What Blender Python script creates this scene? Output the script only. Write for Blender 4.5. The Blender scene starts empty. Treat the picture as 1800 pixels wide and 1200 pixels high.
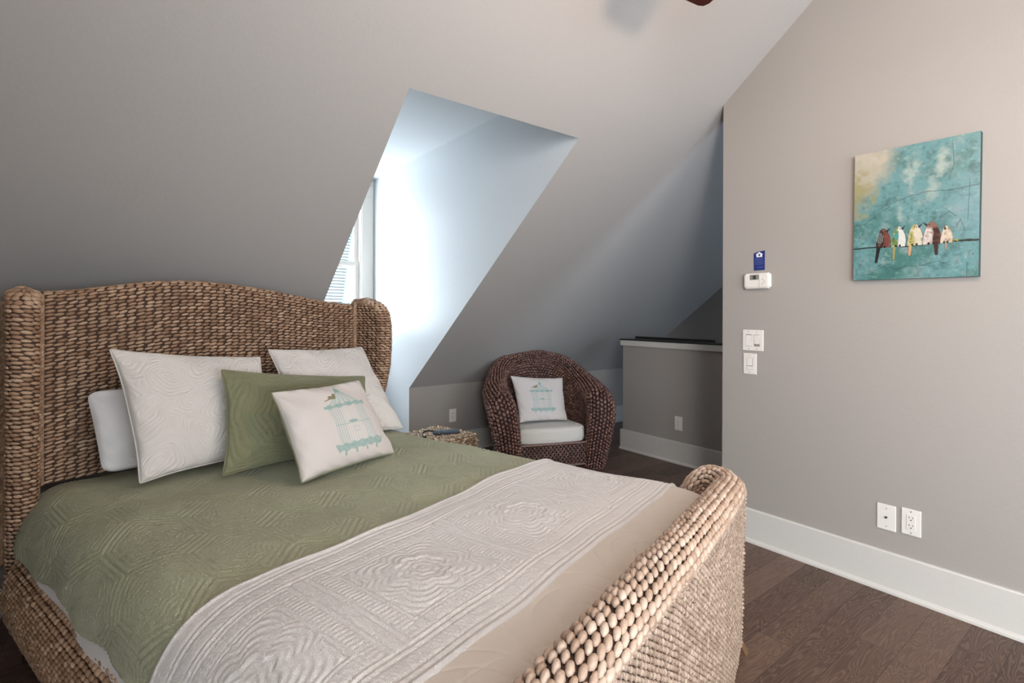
import bpy, math, random
import numpy as np
from math import sin, cos, pi, radians
from mathutils import Vector, Matrix

random.seed(7); RNG = np.random.default_rng(7)
SC = bpy.context.scene
COL = SC.collection

# ------------------------------------------------------------------ room constants (metres)
CAMH = 1.27
YAW = radians(37.523)
RW = 2.813            # right wall plane  x = RW
KN = 4.020            # knee wall plane   y = KN
KZ = 0.6245           # knee wall height
SL = 0.7835           # roof slope
RIDGE = -0.35
YD = 1.9816           # top edge of dormer opening
XL, XR = 0.969, 1.975 # dormer cheeks
YW = 4.81             # dormer window wall
ZD = 2.572            # dormer ceiling
XF = 4.896            # far gable wall
XG = -0.42            # left gable wall
HWX = 3.777           # half wall by the stairs
HWY = 3.19
RWE = 1.628           # end of the right wall
YB = -3.2             # wall behind the camera
def CZ(y): return KZ + SL*(KN-y)
ZR = CZ(RIDGE)

# ------------------------------------------------------------------ camera
cam_d = bpy.data.cameras.new('camera'); cam = bpy.data.objects.new('camera', cam_d); COL.objects.link(cam)
cam_d.sensor_width = 36; cam_d.lens = 36*897.75/1800
cam_d.shift_x = 0.0; cam_d.shift_y = -49.5/1800
cam_d.clip_start = 0.02
cam.location = (0, 0, CAMH)
cam.rotation_euler = (Matrix.Rotation(-YAW, 4, 'Z') @ Matrix.Rotation(pi/2, 4, 'X') @ Matrix.Rotation(0.0037, 4, 'Z')).to_euler()
SC.camera = cam

# ------------------------------------------------------------------ world, lights, exposure
SC.view_settings.view_transform = 'Standard'; SC.view_settings.look = 'None'
SC.view_settings.gamma = 1.0; SC.view_settings.use_curve_mapping = False
SC.view_settings.exposure = 0.74
w = bpy.data.worlds.new('world'); SC.world = w; w.use_nodes = True
bg = w.node_tree.nodes['Background']; bg.inputs[0].default_value = (0.80, 0.92, 1.0, 1); bg.inputs[1].default_value = 6.5

def area(name, loc, direction, sx, sy, power, col):
    d = bpy.data.lights.new(name, 'AREA'); d.shape = 'RECTANGLE'; d.size = sx; d.size_y = sy
    d.energy = power; d.color = col
    o = bpy.data.objects.new(name, d); COL.objects.link(o); o.location = loc
    o.rotation_euler = Vector(direction).to_track_quat('-Z', 'Y').to_euler()
    return o
# daylight through the dormer window, the window behind the camera and the gable window
area('daylight_dormer', (1.0, 6.5, 3.9), (0.12, -1, -0.72), 2.0, 1.8, 250, (0.80, 0.92, 1.0))
area('dormer_bounce_fill', (0.75, 5.60, 0.75), (0.40, -1, 0.42), 1.3, 1.0, 62, (0.80, 0.92, 1.0))  # added lamp, aimed up like outdoor bounce to brighten the dormer ceiling
area('daylight_back', (1.1, YB-0.12, 1.55), (0, 1, 0.05), 2.6, 1.7, 38, (1.0, 0.945, 0.905))
area('daylight_gable', (XG-0.10, -1.45, 1.6), (1, 0.12, 0.0), 1.5, 1.6, 62, (0.92, 0.955, 1.0))

area('daylight_stair', (3.9, YB-0.12, 1.75), (0, 1, 0.12), 1.0, 1.3, 52, (0.50, 0.72, 1.0))

# ------------------------------------------------------------------ materials
def new_mat(name):
    m = bpy.data.materials.new(name); m.use_nodes = True
    nt = m.node_tree; return m, nt, nt.nodes['Principled BSDF']
def N(nt, t, **kw):
    n = nt.nodes.new(t)
    for k, v in kw.items(): setattr(n, k, v)
    return n
def math_n(nt, op, a, b=None, c=None):
    n = nt.nodes.new('ShaderNodeMath'); n.operation = op
    for i, x in enumerate((a, b, c)):
        if x is None: continue
        if isinstance(x, (int, float)): n.inputs[i].default_value = x
        else: nt.links.new(x, n.inputs[i])
    return n.outputs[0]
def mixc(nt, f, a, b):
    n = nt.nodes.new('ShaderNodeMix'); n.data_type = 'RGBA'
    if isinstance(f, (int, float)): n.inputs[0].default_value = f
    else: nt.links.new(f, n.inputs[0])
    for i, x in ((6, a), (7, b)):
        if isinstance(x, tuple): n.inputs[i].default_value = (*x[:3], 1)
        else: nt.links.new(x, n.inputs[i])
    return n.outputs[2]
def simple(name, col, rough=0.6, bump=0.0, bscale=200, metal=0.0, spec=0.5, emit=None):
    m, nt, b = new_mat(name)
    b.inputs['Base Color'].default_value = (*col, 1); b.inputs['Roughness'].default_value = rough
    b.inputs['Metallic'].default_value = metal; b.inputs['Specular IOR Level'].default_value = spec
    tc = N(nt, 'ShaderNodeTexCoord'); no = N(nt, 'ShaderNodeTexNoise'); no.inputs['Scale'].default_value = bscale
    no.inputs['Detail'].default_value = 3
    nt.links.new(tc.outputs['Object'], no.inputs['Vector'])
    c = mixc(nt, no.outputs[0], tuple(x*0.97 for x in col), tuple(min(1, x*1.03) for x in col))
    nt.links.new(c, b.inputs['Base Color'])
    if bump > 0:
        bp = N(nt, 'ShaderNodeBump'); bp.inputs['Strength'].default_value = 1.0; bp.inputs['Distance'].default_value = bump
        nt.links.new(no.outputs[0], bp.inputs['Height']); nt.links.new(bp.outputs[0], b.inputs['Normal'])
    if emit: b.inputs['Emission Color'].default_value = (*emit[:3], 1); b.inputs['Emission Strength'].default_value = emit[3]
    return m
M = {}
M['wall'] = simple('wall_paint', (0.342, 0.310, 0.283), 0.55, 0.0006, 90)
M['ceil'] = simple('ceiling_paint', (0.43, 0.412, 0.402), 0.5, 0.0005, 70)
M['dormer'] = simple('dormer_daylit_paint', (0.66, 0.68, 0.70), 0.45, 0.0004, 70)  # lighter copy of the room paint, window brightness put into the colour
M['trim'] = simple('trim_paint', (0.58, 0.55, 0.51), 0.35, 0.0001, 60)
M['plastic'] = simple('white_plastic', (0.74, 0.70, 0.65), 0.3)
M['plastic_dark'] = simple('dark_slot', (0.03, 0.025, 0.02), 0.5)
M['screw'] = simple('screw_metal', (0.45, 0.42, 0.38), 0.4, metal=0.6)
M['display'] = simple('display_grey', (0.22, 0.22, 0.19), 0.25)
M['black'] = simple('black_lacquer', (0.012, 0.010, 0.010), 0.3)
M['black_plastic'] = simple('black_plastic', (0.03, 0.045, 0.07), 0.4)
M['wood_leg'] = simple('stained_leg', (0.16, 0.085, 0.045), 0.4, 0.0004, 40)
M['blade'] = simple('fan_blade_wood', (0.045, 0.008, 0.006), 0.4)
M['bronze'] = simple('fan_bronze', (0.05, 0.03, 0.02), 0.35, metal=0.8)
M['lampglass'] = simple('lamp_glass', (0.9, 0.85, 0.75), 0.4, emit=(1.0, 0.78, 0.58, 3.0))
M['navy'] = simple('navy_card', (0.010, 0.022, 0.15), 0.4)
M['white_ink'] = simple('white_ink', (0.8, 0.82, 0.85), 0.5)
M['pale_ink'] = simple('pale_blue_ink', (0.10, 0.15, 0.36), 0.5)
M['siding'] = simple('pale_siding', (0.26, 0.30, 0.31), 0.7); M['siding_gap'] = simple('siding_shadow_gap', (0.015, 0.055, 0.065), 0.9)
M['teal_trim'] = simple('pale_teal_board', (0.10, 0.21, 0.225), 0.6)
M['metal_frame'] = simple('frame_grey_metal', (0.35, 0.34, 0.33), 0.5)

# window glass
m, nt, b = new_mat('window_glass'); b.inputs['Base Color'].default_value = (1, 1, 1, 1); b.inputs['Roughness'].default_value = 0.0
tr = N(nt, 'ShaderNodeBsdfTransparent'); mx = N(nt, 'ShaderNodeMixShader'); mx.inputs[0].default_value = 0.06
gl = N(nt, 'ShaderNodeBsdfGlossy'); gl.inputs['Roughness'].default_value = 0.02
nt.links.new(tr.outputs[0], mx.inputs[1]); nt.links.new(gl.outputs[0], mx.inputs[2])
nt.links.new(mx.outputs[0], nt.nodes['Material Output'].inputs[0]); M['glass'] = m

# oak floor, planks along X
def floor_mat():
    m, nt, b = new_mat('dark_oak_planks')
    tc = N(nt, 'ShaderNodeTexCoord'); sp = N(nt, 'ShaderNodeSeparateXYZ'); nt.links.new(tc.outputs['Object'], sp.inputs[0])
    PW, PL = 0.127, 1.15
    yr = math_n(nt, 'DIVIDE', sp.outputs[1], PW); row = math_n(nt, 'FLOOR', yr); fy = math_n(nt, 'FRACT', yr)
    wn = N(nt, 'ShaderNodeTexWhiteNoise', noise_dimensions='1D'); nt.links.new(row, wn.inputs['W'])
    xs = math_n(nt, 'ADD', math_n(nt, 'DIVIDE', sp.outputs[0], PL), math_n(nt, 'MULTIPLY', wn.outputs[0], 7.3))
    colx = math_n(nt, 'FLOOR', xs); fx = math_n(nt, 'FRACT', xs)
    pid = math_n(nt, 'ADD', math_n(nt, 'MULTIPLY', row, 17.13), math_n(nt, 'MULTIPLY', colx, 3.71))
    wn2 = N(nt, 'ShaderNodeTexWhiteNoise', noise_dimensions='1D'); nt.links.new(pid, wn2.inputs['W'])
    cv = N(nt, 'ShaderNodeCombineXYZ')
    nt.links.new(math_n(nt, 'MULTIPLY', sp.outputs[0], 1.6), cv.inputs[0])
    nt.links.new(math_n(nt, 'MULTIPLY', sp.outputs[1], 11.0), cv.inputs[1])
    nt.links.new(math_n(nt, 'MULTIPLY', pid, 1.3), cv.inputs[2])
    n1 = N(nt, 'ShaderNodeTexNoise'); n1.inputs['Scale'].default_value = 1.6; n1.inputs['Detail'].default_value = 2; n1.inputs['Distortion'].default_value = 0.6
    nt.links.new(cv.outputs[0], n1.inputs['Vector'])
    rings = math_n(nt, 'SINE', math_n(nt, 'MULTIPLY', n1.outputs[0], 120.0))
    cv2 = N(nt, 'ShaderNodeCombineXYZ')
    nt.links.new(math_n(nt, 'MULTIPLY', sp.outputs[0], 12.0), cv2.inputs[0])
    nt.links.new(math_n(nt, 'MULTIPLY', sp.outputs[1], 260.0), cv2.inputs[1]); nt.links.new(pid, cv2.inputs[2])
    n2 = N(nt, 'ShaderNodeTexNoise'); n2.inputs['Scale'].default_value = 1.0; n2.inputs['Detail'].default_value = 4
    nt.links.new(cv2.outputs[0], n2.inputs['Vector'])
    base = mixc(nt, wn2.outputs[0], (0.070, 0.037, 0.027), (0.165, 0.098, 0.072))
    f = math_n(nt, 'MULTIPLY', math_n(nt, 'POWER', math_n(nt, 'MULTIPLY', math_n(nt, 'ADD', rings, 1.0), 0.5), 2.0), 0.42)
    c1 = mixc(nt, f, base, (0.30, 0.19, 0.13))
    c2 = mixc(nt, math_n(nt, 'MULTIPLY', n2.outputs[0], 0.55), c1, (0.035, 0.022, 0.018))
    ey = math_n(nt, 'MINIMUM', fy, math_n(nt, 'SUBTRACT', 1.0, fy)); ex = math_n(nt, 'MINIMUM', fx, math_n(nt, 'SUBTRACT', 1.0, fx))
    gap = math_n(nt, 'MAXIMUM', math_n(nt, 'LESS_THAN', ey, 0.010), math_n(nt, 'LESS_THAN', ex, 0.0012))
    c3 = mixc(nt, math_n(nt, 'MULTIPLY', gap, 0.5), c2, (0.012, 0.008, 0.006))
    nt.links.new(c3, b.inputs['Base Color']); b.inputs['Specular IOR Level'].default_value = 0.28
    nt.links.new(math_n(nt, 'ADD', 0.30, math_n(nt, 'MULTIPLY', n2.outputs[0], 0.2)), b.inputs['Roughness'])
    bp = N(nt, 'ShaderNodeBump'); bp.inputs['Distance'].default_value = 0.0012
    hh = math_n(nt, 'SUBTRACT', math_n(nt, 'ADD', math_n(nt, 'MULTIPLY', n2.outputs[0], 0.3), math_n(nt, 'MULTIPLY', rings, 0.08)), gap)
    nt.links.new(hh, bp.inputs['Height']); nt.links.new(bp.outputs[0], b.inputs['Normal'])
    return m
M['floor'] = floor_mat()

def wicker_mat(name, ramp, rough=0.5, spec=0.4):
    m, nt, b = new_mat(name)
    g = N(nt, 'ShaderNodeNewGeometry'); r = N(nt, 'ShaderNodeValToRGB'); nt.links.new(g.outputs['Random Per Island'], r.inputs[0])
    els = r.color_ramp.elements
    els[0].position = 0; els[0].color = (*ramp[0], 1); els[1].position = 1; els[1].color = (*ramp[-1], 1)
    for i, c in enumerate(ramp[1:-1]):
        e = els.new((i+1)/(len(ramp)-1)); e.color = (*c, 1)
    tc = N(nt, 'ShaderNodeTexCoord'); no = N(nt, 'ShaderNodeTexNoise'); no.inputs['Scale'].default_value = 6; no.inputs['Detail'].default_value = 3
    nt.links.new(tc.outputs['Object'], no.inputs['Vector'])
    fib = N(nt, 'ShaderNodeTexNoise'); fib.inputs['Scale'].default_value = 260; fib.inputs['Detail'].default_value = 2
    nt.links.new(tc.outputs['Object'], fib.inputs['Vector'])
    hs = N(nt, 'ShaderNodeHueSaturation'); nt.links.new(r.outputs[0], hs.inputs['Color'])
    nt.links.new(math_n(nt, 'ADD', 0.62, math_n(nt, 'ADD', math_n(nt, 'MULTIPLY', no.outputs[0], 0.42), math_n(nt, 'MULTIPLY', fib.outputs[0], 0.34))), hs.inputs['Value'])
    nt.links.new(hs.outputs[0], b.inputs['Base Color']); b.inputs['Roughness'].default_value = rough; b.inputs['Specular IOR Level'].default_value = spec
    bp = N(nt, 'ShaderNodeBump'); bp.inputs['Distance'].default_value = 0.0008; nt.links.new(fib.outputs[0], bp.inputs['Height']); nt.links.new(bp.outputs[0], b.inputs['Normal'])
    return m
M['wicker'] = wicker_mat('water_hyacinth', [(0.25, 0.14, 0.08), (0.35, 0.215, 0.135), (0.40, 0.255, 0.165), (0.50, 0.345, 0.235)], 0.4)
M['wicker_pale'] = wicker_mat('pale_water_hyacinth', [(0.37, 0.25, 0.18), (0.46, 0.33, 0.25), (0.56, 0.43, 0.34)], 0.42)
M['wicker_outer'] = wicker_mat('grey_tan_water_hyacinth', [(0.24, 0.16, 0.115), (0.33, 0.235, 0.175), (0.44, 0.33, 0.255)], 0.5)
M['wicker_back'] = simple('wicker_core', (0.045, 0.022, 0.012), 0.8, 0.002, 120)
M['rattan'] = wicker_mat('dark_brown_rattan', [(0.085, 0.034, 0.024), (0.135, 0.058, 0.042), (0.22, 0.110, 0.082)], 0.28, 0.8)
M['rattan_back'] = simple('rattan_core', (0.022, 0.010, 0.008), 0.7, 0.002, 120)
M['sea'] = wicker_mat('seagrass', [(0.16, 0.10, 0.06), (0.34, 0.24, 0.15), (0.62, 0.48, 0.33)], 0.55)

def cloth_mat(name, col, var=0.06, bump=0.0008, scale=420, pucker=0.0):
    m, nt, b = new_mat(name)
    tc = N(nt, 'ShaderNodeTexCoord'); no = N(nt, 'ShaderNodeTexNoise'); no.inputs['Scale'].default_value = scale; no.inputs['Detail'].default_value = 3
    nt.links.new(tc.outputs['Object'], no.inputs['Vector'])
    n3 = N(nt, 'ShaderNodeTexNoise'); n3.inputs['Scale'].default_value = 5; nt.links.new(tc.outputs['Object'], n3.inputs['Vector'])
    c = mixc(nt, n3.outputs[0], tuple(x*(1-var) for x in col), tuple(min(1, x*(1+var)) for x in col))
    nt.links.new(c, b.inputs['Base Color']); b.inputs['Roughness'].default_value = 0.85
    b.inputs['Sheen Weight'].default_value = 0.25; b.inputs['Sheen Roughness'].default_value = 0.4
    bp = N(nt, 'ShaderNodeBump'); bp.inputs['Distance'].default_value = bump; bp.inputs['Strength'].default_value = 1
    hgt = no.outputs[0]
    if pucker > 0:
        v = N(nt, 'ShaderNodeTexNoise'); v.inputs['Scale'].default_value = 75; v.inputs['Distortion'].default_value = 2.2; nt.links.new(tc.outputs['Object'], v.inputs['Vector'])
        rid = math_n(nt, 'ABSOLUTE', math_n(nt, 'SINE', math_n(nt, 'MULTIPLY', v.outputs[0], 16)))
        hgt = math_n(nt, 'ADD', hgt, math_n(nt, 'MULTIPLY', rid, pucker))
    nt.links.new(hgt, bp.inputs['Height']); nt.links.new(bp.outputs[0], b.inputs['Normal'])
    return m
M['green'] = cloth_mat('sage_quilt', (0.38, 0.385, 0.245), 0.08, 0.0007, 420, 1.6)
M['green_sham'] = cloth_mat('sage_sham', (0.185, 0.185, 0.105), 0.06, 0.0005)
M['cream'] = cloth_mat('cream_quilt', (0.665, 0.625, 0.60), 0.04, 0.0006, 420, 1.2)
M['cream_back'] = cloth_mat('beige_quilt_back', (0.52, 0.455, 0.395), 0.04, 0.0005)
M['sham'] = cloth_mat('ivory_sham', (0.63, 0.59, 0.555), 0.03, 0.0005)
M['sheet'] = cloth_mat('white_sheet', (0.68, 0.655, 0.645), 0.03, 0.0003)
M['seat_cloth'] = cloth_mat('ivory_seat', (0.62, 0.58, 0.52), 0.03, 0.0003)

def vcol_mat(name, rough=0.8, bump=0.0003):
    m, nt, b = new_mat(name)
    a = N(nt, 'ShaderNodeVertexColor'); a.layer_name = 'Col'
    tc = N(nt, 'ShaderNodeTexCoord'); no = N(nt, 'ShaderNodeTexNoise'); no.inputs['Scale'].default_value = 300
    nt.links.new(tc.outputs['Object'], no.inputs['Vector'])
    nt.links.new(a.outputs[0], b.inputs['Base Color']); b.inputs['Roughness'].default_value = rough
    bp = N(nt, 'ShaderNodeBump'); bp.inputs['Distance'].default_value = bump; nt.links.new(no.outputs[0], bp.inputs['Height']); nt.links.new(bp.outputs[0], b.inputs['Normal'])
    return m
M['canvas'] = vcol_mat('painted_canvas', 0.35, 0.0005)
M['print'] = vcol_mat('printed_linen', 0.85)

# ------------------------------------------------------------------ object helpers
def tag(o, label=None, cat=None, group=None, kind=None):
    if label: o['label'] = label
    if cat: o['category'] = cat
    if group: o['group'] = group
    if kind: o['kind'] = kind
    return o
def thing(name, label, cat, loc, group=None):
    o = bpy.data.objects.new(name, None); COL.objects.link(o); o.location = loc; o.empty_display_size = 0.1
    return tag(o, label, cat, group)
def wloc(o):
    v = Vector((0, 0, 0))
    while o is not None: v += o.location; o = o.parent
    return v
def mesh(name, V, Fs, mat, parent=None, smooth=True, origin=None, col=None, sharp=None):
    """V in world coordinates; Fs = list of index arrays (n,3)/(n,4) or a list of lists"""
    V = np.asarray(V, dtype=np.float64)
    o_loc = np.array(wloc(parent)) if parent is not None else (np.array(origin, float) if origin is not None else np.zeros(3))
    me = bpy.data.meshes.new(name)
    if isinstance(Fs, np.ndarray): Fs = [Fs]
    if len(Fs) and isinstance(Fs[0], np.ndarray) and Fs[0].ndim == 2:
        tot = sum(f.size for f in Fs); nf = sum(len(f) for f in Fs)
        me.vertices.add(len(V)); me.vertices.foreach_set('co', (V-o_loc).astype(np.float32).ravel())
        me.loops.add(tot); me.polygons.add(nf)
        me.loops.foreach_set('vertex_index', np.concatenate([f.ravel() for f in Fs]).astype(np.int32))
        st = []; k = 0
        for f in Fs: st.append(k + np.arange(len(f))*f.shape[1]); k += f.size
        me.polygons.foreach_set('loop_start', np.concatenate(st).astype(np.int32))
        me.update(calc_edges=True)
    else:
        me.from_pydata([tuple(v) for v in (V-o_loc)], [], [list(f) for f in Fs]); me.update()
    me.polygons.foreach_set('use_smooth', [smooth]*len(me.polygons))
    if col is not None:
        ca = me.color_attributes.new('Col', 'FLOAT_COLOR', 'POINT')
        c4 = np.ones((len(V), 4), np.float32); c4[:, :3] = col; ca.data.foreach_set('color', c4.ravel())
    if mat is not None: me.materials.append(mat)
    me.validate()
    o = bpy.data.objects.new(name, me); COL.objects.link(o)
    if parent is not None: o.parent = parent
    else: o.location = o_loc
    return o
def struct(name, V, F, mat, smooth=False):
    o = mesh(name, V, F, mat, None, smooth); o['kind'] = 'structure'; return o

class MB:
    """collects simple shapes into one mesh"""
    def __init__(s): s.V = []; s.F = []
    def add(s, V, F):
        k = len(s.V); s.V += [tuple(v) for v in V]; s.F += [[i+k for i in f] for f in F]; return s
    def box(s, lo, hi, fr=None, bev=0.0):
        (x0, y0, z0), (x1, y1, z1) = lo, hi
        if bev <= 0:
            V = [(x0,y0,z0),(x1,y0,z0),(x1,y1,z0),(x0,y1,z0),(x0,y0,z1),(x1,y0,z1),(x1,y1,z1),(x0,y1,z1)]
            F = [[0,3,2,1],[4,5,6,7],[0,1,5,4],[1,2,6,5],[2,3,7,6],[3,0,4,7]]
        else:
            b = bev; V = []; F = []
            # rounded slab: stack of inset rectangles in z with chamfered corners
            def ring(x0, y0, x1, y1, c, z):
                return [(x0+c,y0,z),(x1-c,y0,z),(x1,y0+c,z),(x1,y1-c,z),(x1-c,y1,z),(x0+c,y1,z),(x0,y1-c,z),(x0,y0+c,z)]
            zs = [(b, z0, b*.6), (b*.3, z0+b*.3, b*.8), (0, z0+b, b), (0, z1-b, b), (b*.3, z1-b*.3, b*.8), (b, z1, b*.6)]
            for (ins, z, c) in zs: V += ring(x0+ins, y0+ins, x1-ins, y1-ins, c, z)
            for r in range(5):
                for i in range(8):
                    a = r*8+i; a2 = r*8+(i+1) % 8; F.append([a, a2, a2+8, a+8])
            F.append(list(range(7, -1, -1))); F.append(list(range(40, 48)))
        if fr is not None: V = [fr(v) for v in V]
        return s.add(V, F)
    def prism(s, poly, d0, d1, fr):
        n = len(poly); V = [fr((p[0], p[1], d0)) for p in poly] + [fr((p[0], p[1], d1)) for p in poly]
        F = [list(range(n-1, -1, -1)), list(range(n, 2*n))] + [[i, (i+1) % n, n+(i+1) % n, n+i] for i in range(n)]
        return s.add(V, F)
    def tube(s, pts, r, n=10, cap=True):
        P = np.array(pts, float); rr = np.full(len(P), r) if np.isscalar(r) else np.array(r, float)
        T = np.gradient(P, axis=0); T /= np.linalg.norm(T, axis=1)[:, None]
        ref = np.array([0, 0, 1.0]) if abs(T[0][2]) < 0.9 else np.array([1.0, 0, 0])
        V = []; F = []
        A = np.cross(T[0], ref); A /= np.linalg.norm(A)
        for i in range(len(P)):
            A = A - T[i]*np.dot(A, T[i]); A /= np.linalg.norm(A); Bv = np.cross(T[i], A)
            for k in range(n):
                a = 2*pi*k/n; V.append(P[i] + rr[i]*(cos(a)*A+sin(a)*Bv))
        for i in range(len(P)-1):
            for k in range(n):
                a = i*n+k; b = i*n+(k+1) % n; F.append([a, b, b+n, a+n])
        if cap: F.append(list(range(n-1, -1, -1))); F.append([(len(P)-1)*n+k for k in range(n)])
        return s.add(V, F)
    def lathe(s, prof, c, n=32):
        V = []; F = []
        for (r, z) in prof:
            for k in range(n): a = 2*pi*k/n; V.append((c[0]+r*cos(a), c[1]+r*sin(a), c[2]+z))
        for i in range(len(prof)-1):
            for k in range(n):
                a = i*n+k; b = i*n+(k+1) % n; F.append([a, b, b+n, a+n])
        F.append(list(range(n-1, -1, -1))); F.append([(len(prof)-1)*n+k for k in range(n)])
        return s.add(V, F)
    def make(s, name, mat, parent=None, smooth=False, origin=None):
        o = mesh(name, s.V, s.F, mat, parent, smooth, origin); return o
def fix_normals(o):
    import bmesh
    bm = bmesh.new(); bm.from_mesh(o.data); bmesh.ops.recalc_face_normals(bm, faces=bm.faces); bm.to_mesh(o.data); bm.free()

# ---- grids and woven surfaces
def grid_faces(nu, nv, off=0):
    i = np.arange(nu-1)[:, None]*nv + np.arange(nv-1)[None, :]
    i = i.ravel()+off
    return np.stack([i, i+nv, i+nv+1, i+1], 1)
def grid(S, nu, nv):
    u, v = np.meshgrid(np.linspace(0, 1, nu), np.linspace(0, 1, nv), indexing='ij')
    return S(u.ravel(), v.ravel()), grid_faces(nu, nv)
def bead_template(k=6):
    V = [(-1, 0, 0)]
    for t, r in ((-0.62, 0.74), (0.0, 1.0), (0.62, 0.74)):
        for i in range(k):
            a = 2*pi*i/k; V.append((t, r*cos(a), r*sin(a)))
    V.append((1, 0, 0))
    T = []; Q = []
    for i in range(k): T.append((0, 1+(i+1) % k, 1+i)); T.append((1+3*k, 1+2*k+i, 1+2*k+(i+1) % k))
    for r in range(2):
        for i in range(k): a = 1+r*k+i; b = 1+r*k+(i+1) % k; Q.append((a, b, b+k, a+k))
    return np.array(V, float), np.array(T), np.array(Q)
BT = bead_template()
def beads(P, T, Nn, L, W, H):
    B = np.cross(Nn, T); tv, tt, tq = BT; n = len(P)
    L = np.broadcast_to(L, n)[:, None, None]; W = np.broadcast_to(W, n)[:, None, None]; H = np.broadcast_to(H, n)[:, None, None]
    V = P[:, None, :] + tv[None, :, 0, None]*L*T[:, None, :] + tv[None, :, 1, None]*W*B[:, None, :] + tv[None, :, 2, None]*H*Nn[:, None, :]
    k = len(tv); off = (np.arange(n)*k)[:, None, None]
    return V.reshape(-1, 3), (tt[None]+off).reshape(-1, 3), (tq[None]+off).reshape(-1, 4)
def weave(S, nu, nv, tilt=12, alt=False, stag=0.5, lo=1.18, wo=1.12, thick=0.8, flip=1, along='u', jit=0.06, lift=0.0, u0=0., u1=1., v0=0., v1=1.):
    """beads over S(u,v): nu along u, nv along v; bead's long axis along 'along'"""
    iu, iv = np.meshgrid(np.arange(nu), np.arange(nv), indexing='ij'); iu = iu.ravel(); iv = iv.ravel()
    if along == 'u': u = (iu+0.5+stag*(iv % 2))/nu; v = (iv+0.5)/nv
    else: u = (iu+0.5)/nu; v = (iv+0.5+stag*(iu % 2))/nv
    u = u + RNG.normal(0, jit/nu, len(u)); v = v + RNG.normal(0, jit*0.5/nv, len(v))
    u = u0+(u1-u0)*np.clip(u, 0.002, 0.998); v = v0+(v1-v0)*np.clip(v, 0.002, 0.998)
    e = 1e-3
    P = S(u, v); Du = (S(u+e, v)-S(u-e, v))/(2*e)*(u1-u0); Dv = (S(u, v+e)-S(u, v-e))/(2*e)*(v1-v0)
    lu = np.linalg.norm(Du, axis=1)+1e-9; lv = np.linalg.norm(Dv, axis=1)+1e-9
    Tu = Du/lu[:, None]; Tv = Dv/lv[:, None]
    Nn = np.cross(Tu, Tv)*flip; Nn /= (np.linalg.norm(Nn, axis=1)[:, None]+1e-9)
    idx = iv if along == 'u' else iu
    tl = radians(tilt)*np.where(idx % 2 == 0, 1, -1) if alt else np.full(len(u), radians(tilt))
    tl = tl + RNG.normal(0, 0.05, len(u))
    if along == 'u': T = Tu*np.cos(tl)[:, None]+Tv*np.sin(tl)[:, None]; L = lu/nu/2*lo; W = lv/nv/2*wo
    else: T = Tv*np.cos(tl)[:, None]+Tu*np.sin(tl)[:, None]; L = lv/nv/2*lo; W = lu/nu/2*wo
    T = T - Nn*np.sum(T*Nn, axis=1)[:, None]; T /= np.linalg.norm(T, axis=1)[:, None]
    W = W*RNG.uniform(0.86, 1.08, len(u)); L = L*RNG.uniform(0.94, 1.08, len(u))
    H = np.minimum(W, 0.012)*thick
    P = P + Nn*(H*0.35+lift+RNG.normal(0, 0.0006, len(u)))[:, None]
    return beads(P, T, Nn, L, W, H)
def join(parts):
    V = []; T = []; Q = []; k = 0
    for p in parts:
        v = p[0]; V.append(v)
        for f in p[1:]:
            if len(f): (T if f.shape[1] == 3 else Q).append(f+k)
        k += len(v)
    out = []
    if T: out.append(np.concatenate(T))
    if Q: out.append(np.concatenate(Q))
    return np.concatenate(V), out
def woven(name, parent, mat, parts, origin=None):
    V, F = join(parts); return mesh(name, V, F, mat, parent, True, origin)
def rope(pts, r, pitch, tilt=32):
    """two-strand twisted rope along a polyline"""
    P = np.array(pts, float); d = np.r_[0, np.cumsum(np.linalg.norm(np.diff(P, axis=0), axis=1))]
    n = max(4, int(d[-1]/pitch)*2); s = (np.arange(n)+0.5)/n*d[-1]
    def at(x): return np.stack([np.interp(x, d, P[:, k]) for k in range(3)], 1)
    C = at(s); T = at(np.minimum(s+0.004, d[-1]))-at(np.maximum(s-0.004, 0)); T /= np.linalg.norm(T, axis=1)[:, None]
    ref = np.array([0.31, -0.55, 0.2]); A = np.cross(T, ref); A /= np.linalg.norm(A, axis=1)[:, None]; B = np.cross(T, A)
    ph = s/pitch*pi
    parts = []
    for q in (0, pi/2, pi, 3*pi/2):
        Nn = np.cos(q+ph)[:, None]*A+np.sin(q+ph)[:, None]*B; Bt = np.cross(T, Nn)
        TT = T*cos(radians(tilt))+Bt*sin(radians(tilt))
        parts.append(beads(C+Nn*r*0.5, TT, Nn, pitch*0.62, r*0.62, r*0.6))
    return join(parts)

# ------------------------------------------------------------------ ROOM SHELL
def quad(a, b, c, d): return [a, b, c, d], [[0, 1, 2, 3]]
m = MB(); T_ = 0.08
# floor with the stair opening
m.box((XG, YB, -0.06), (HWX+0.10, KN, 0)); m.box((HWX+0.10, HWY, -0.06), (XF, KN, 0)); m.box((XL, KN, -0.06), (XR, YW, 0))
f_ = m.make('floor', M['floor']); f_['kind'] = 'structure'
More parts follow.
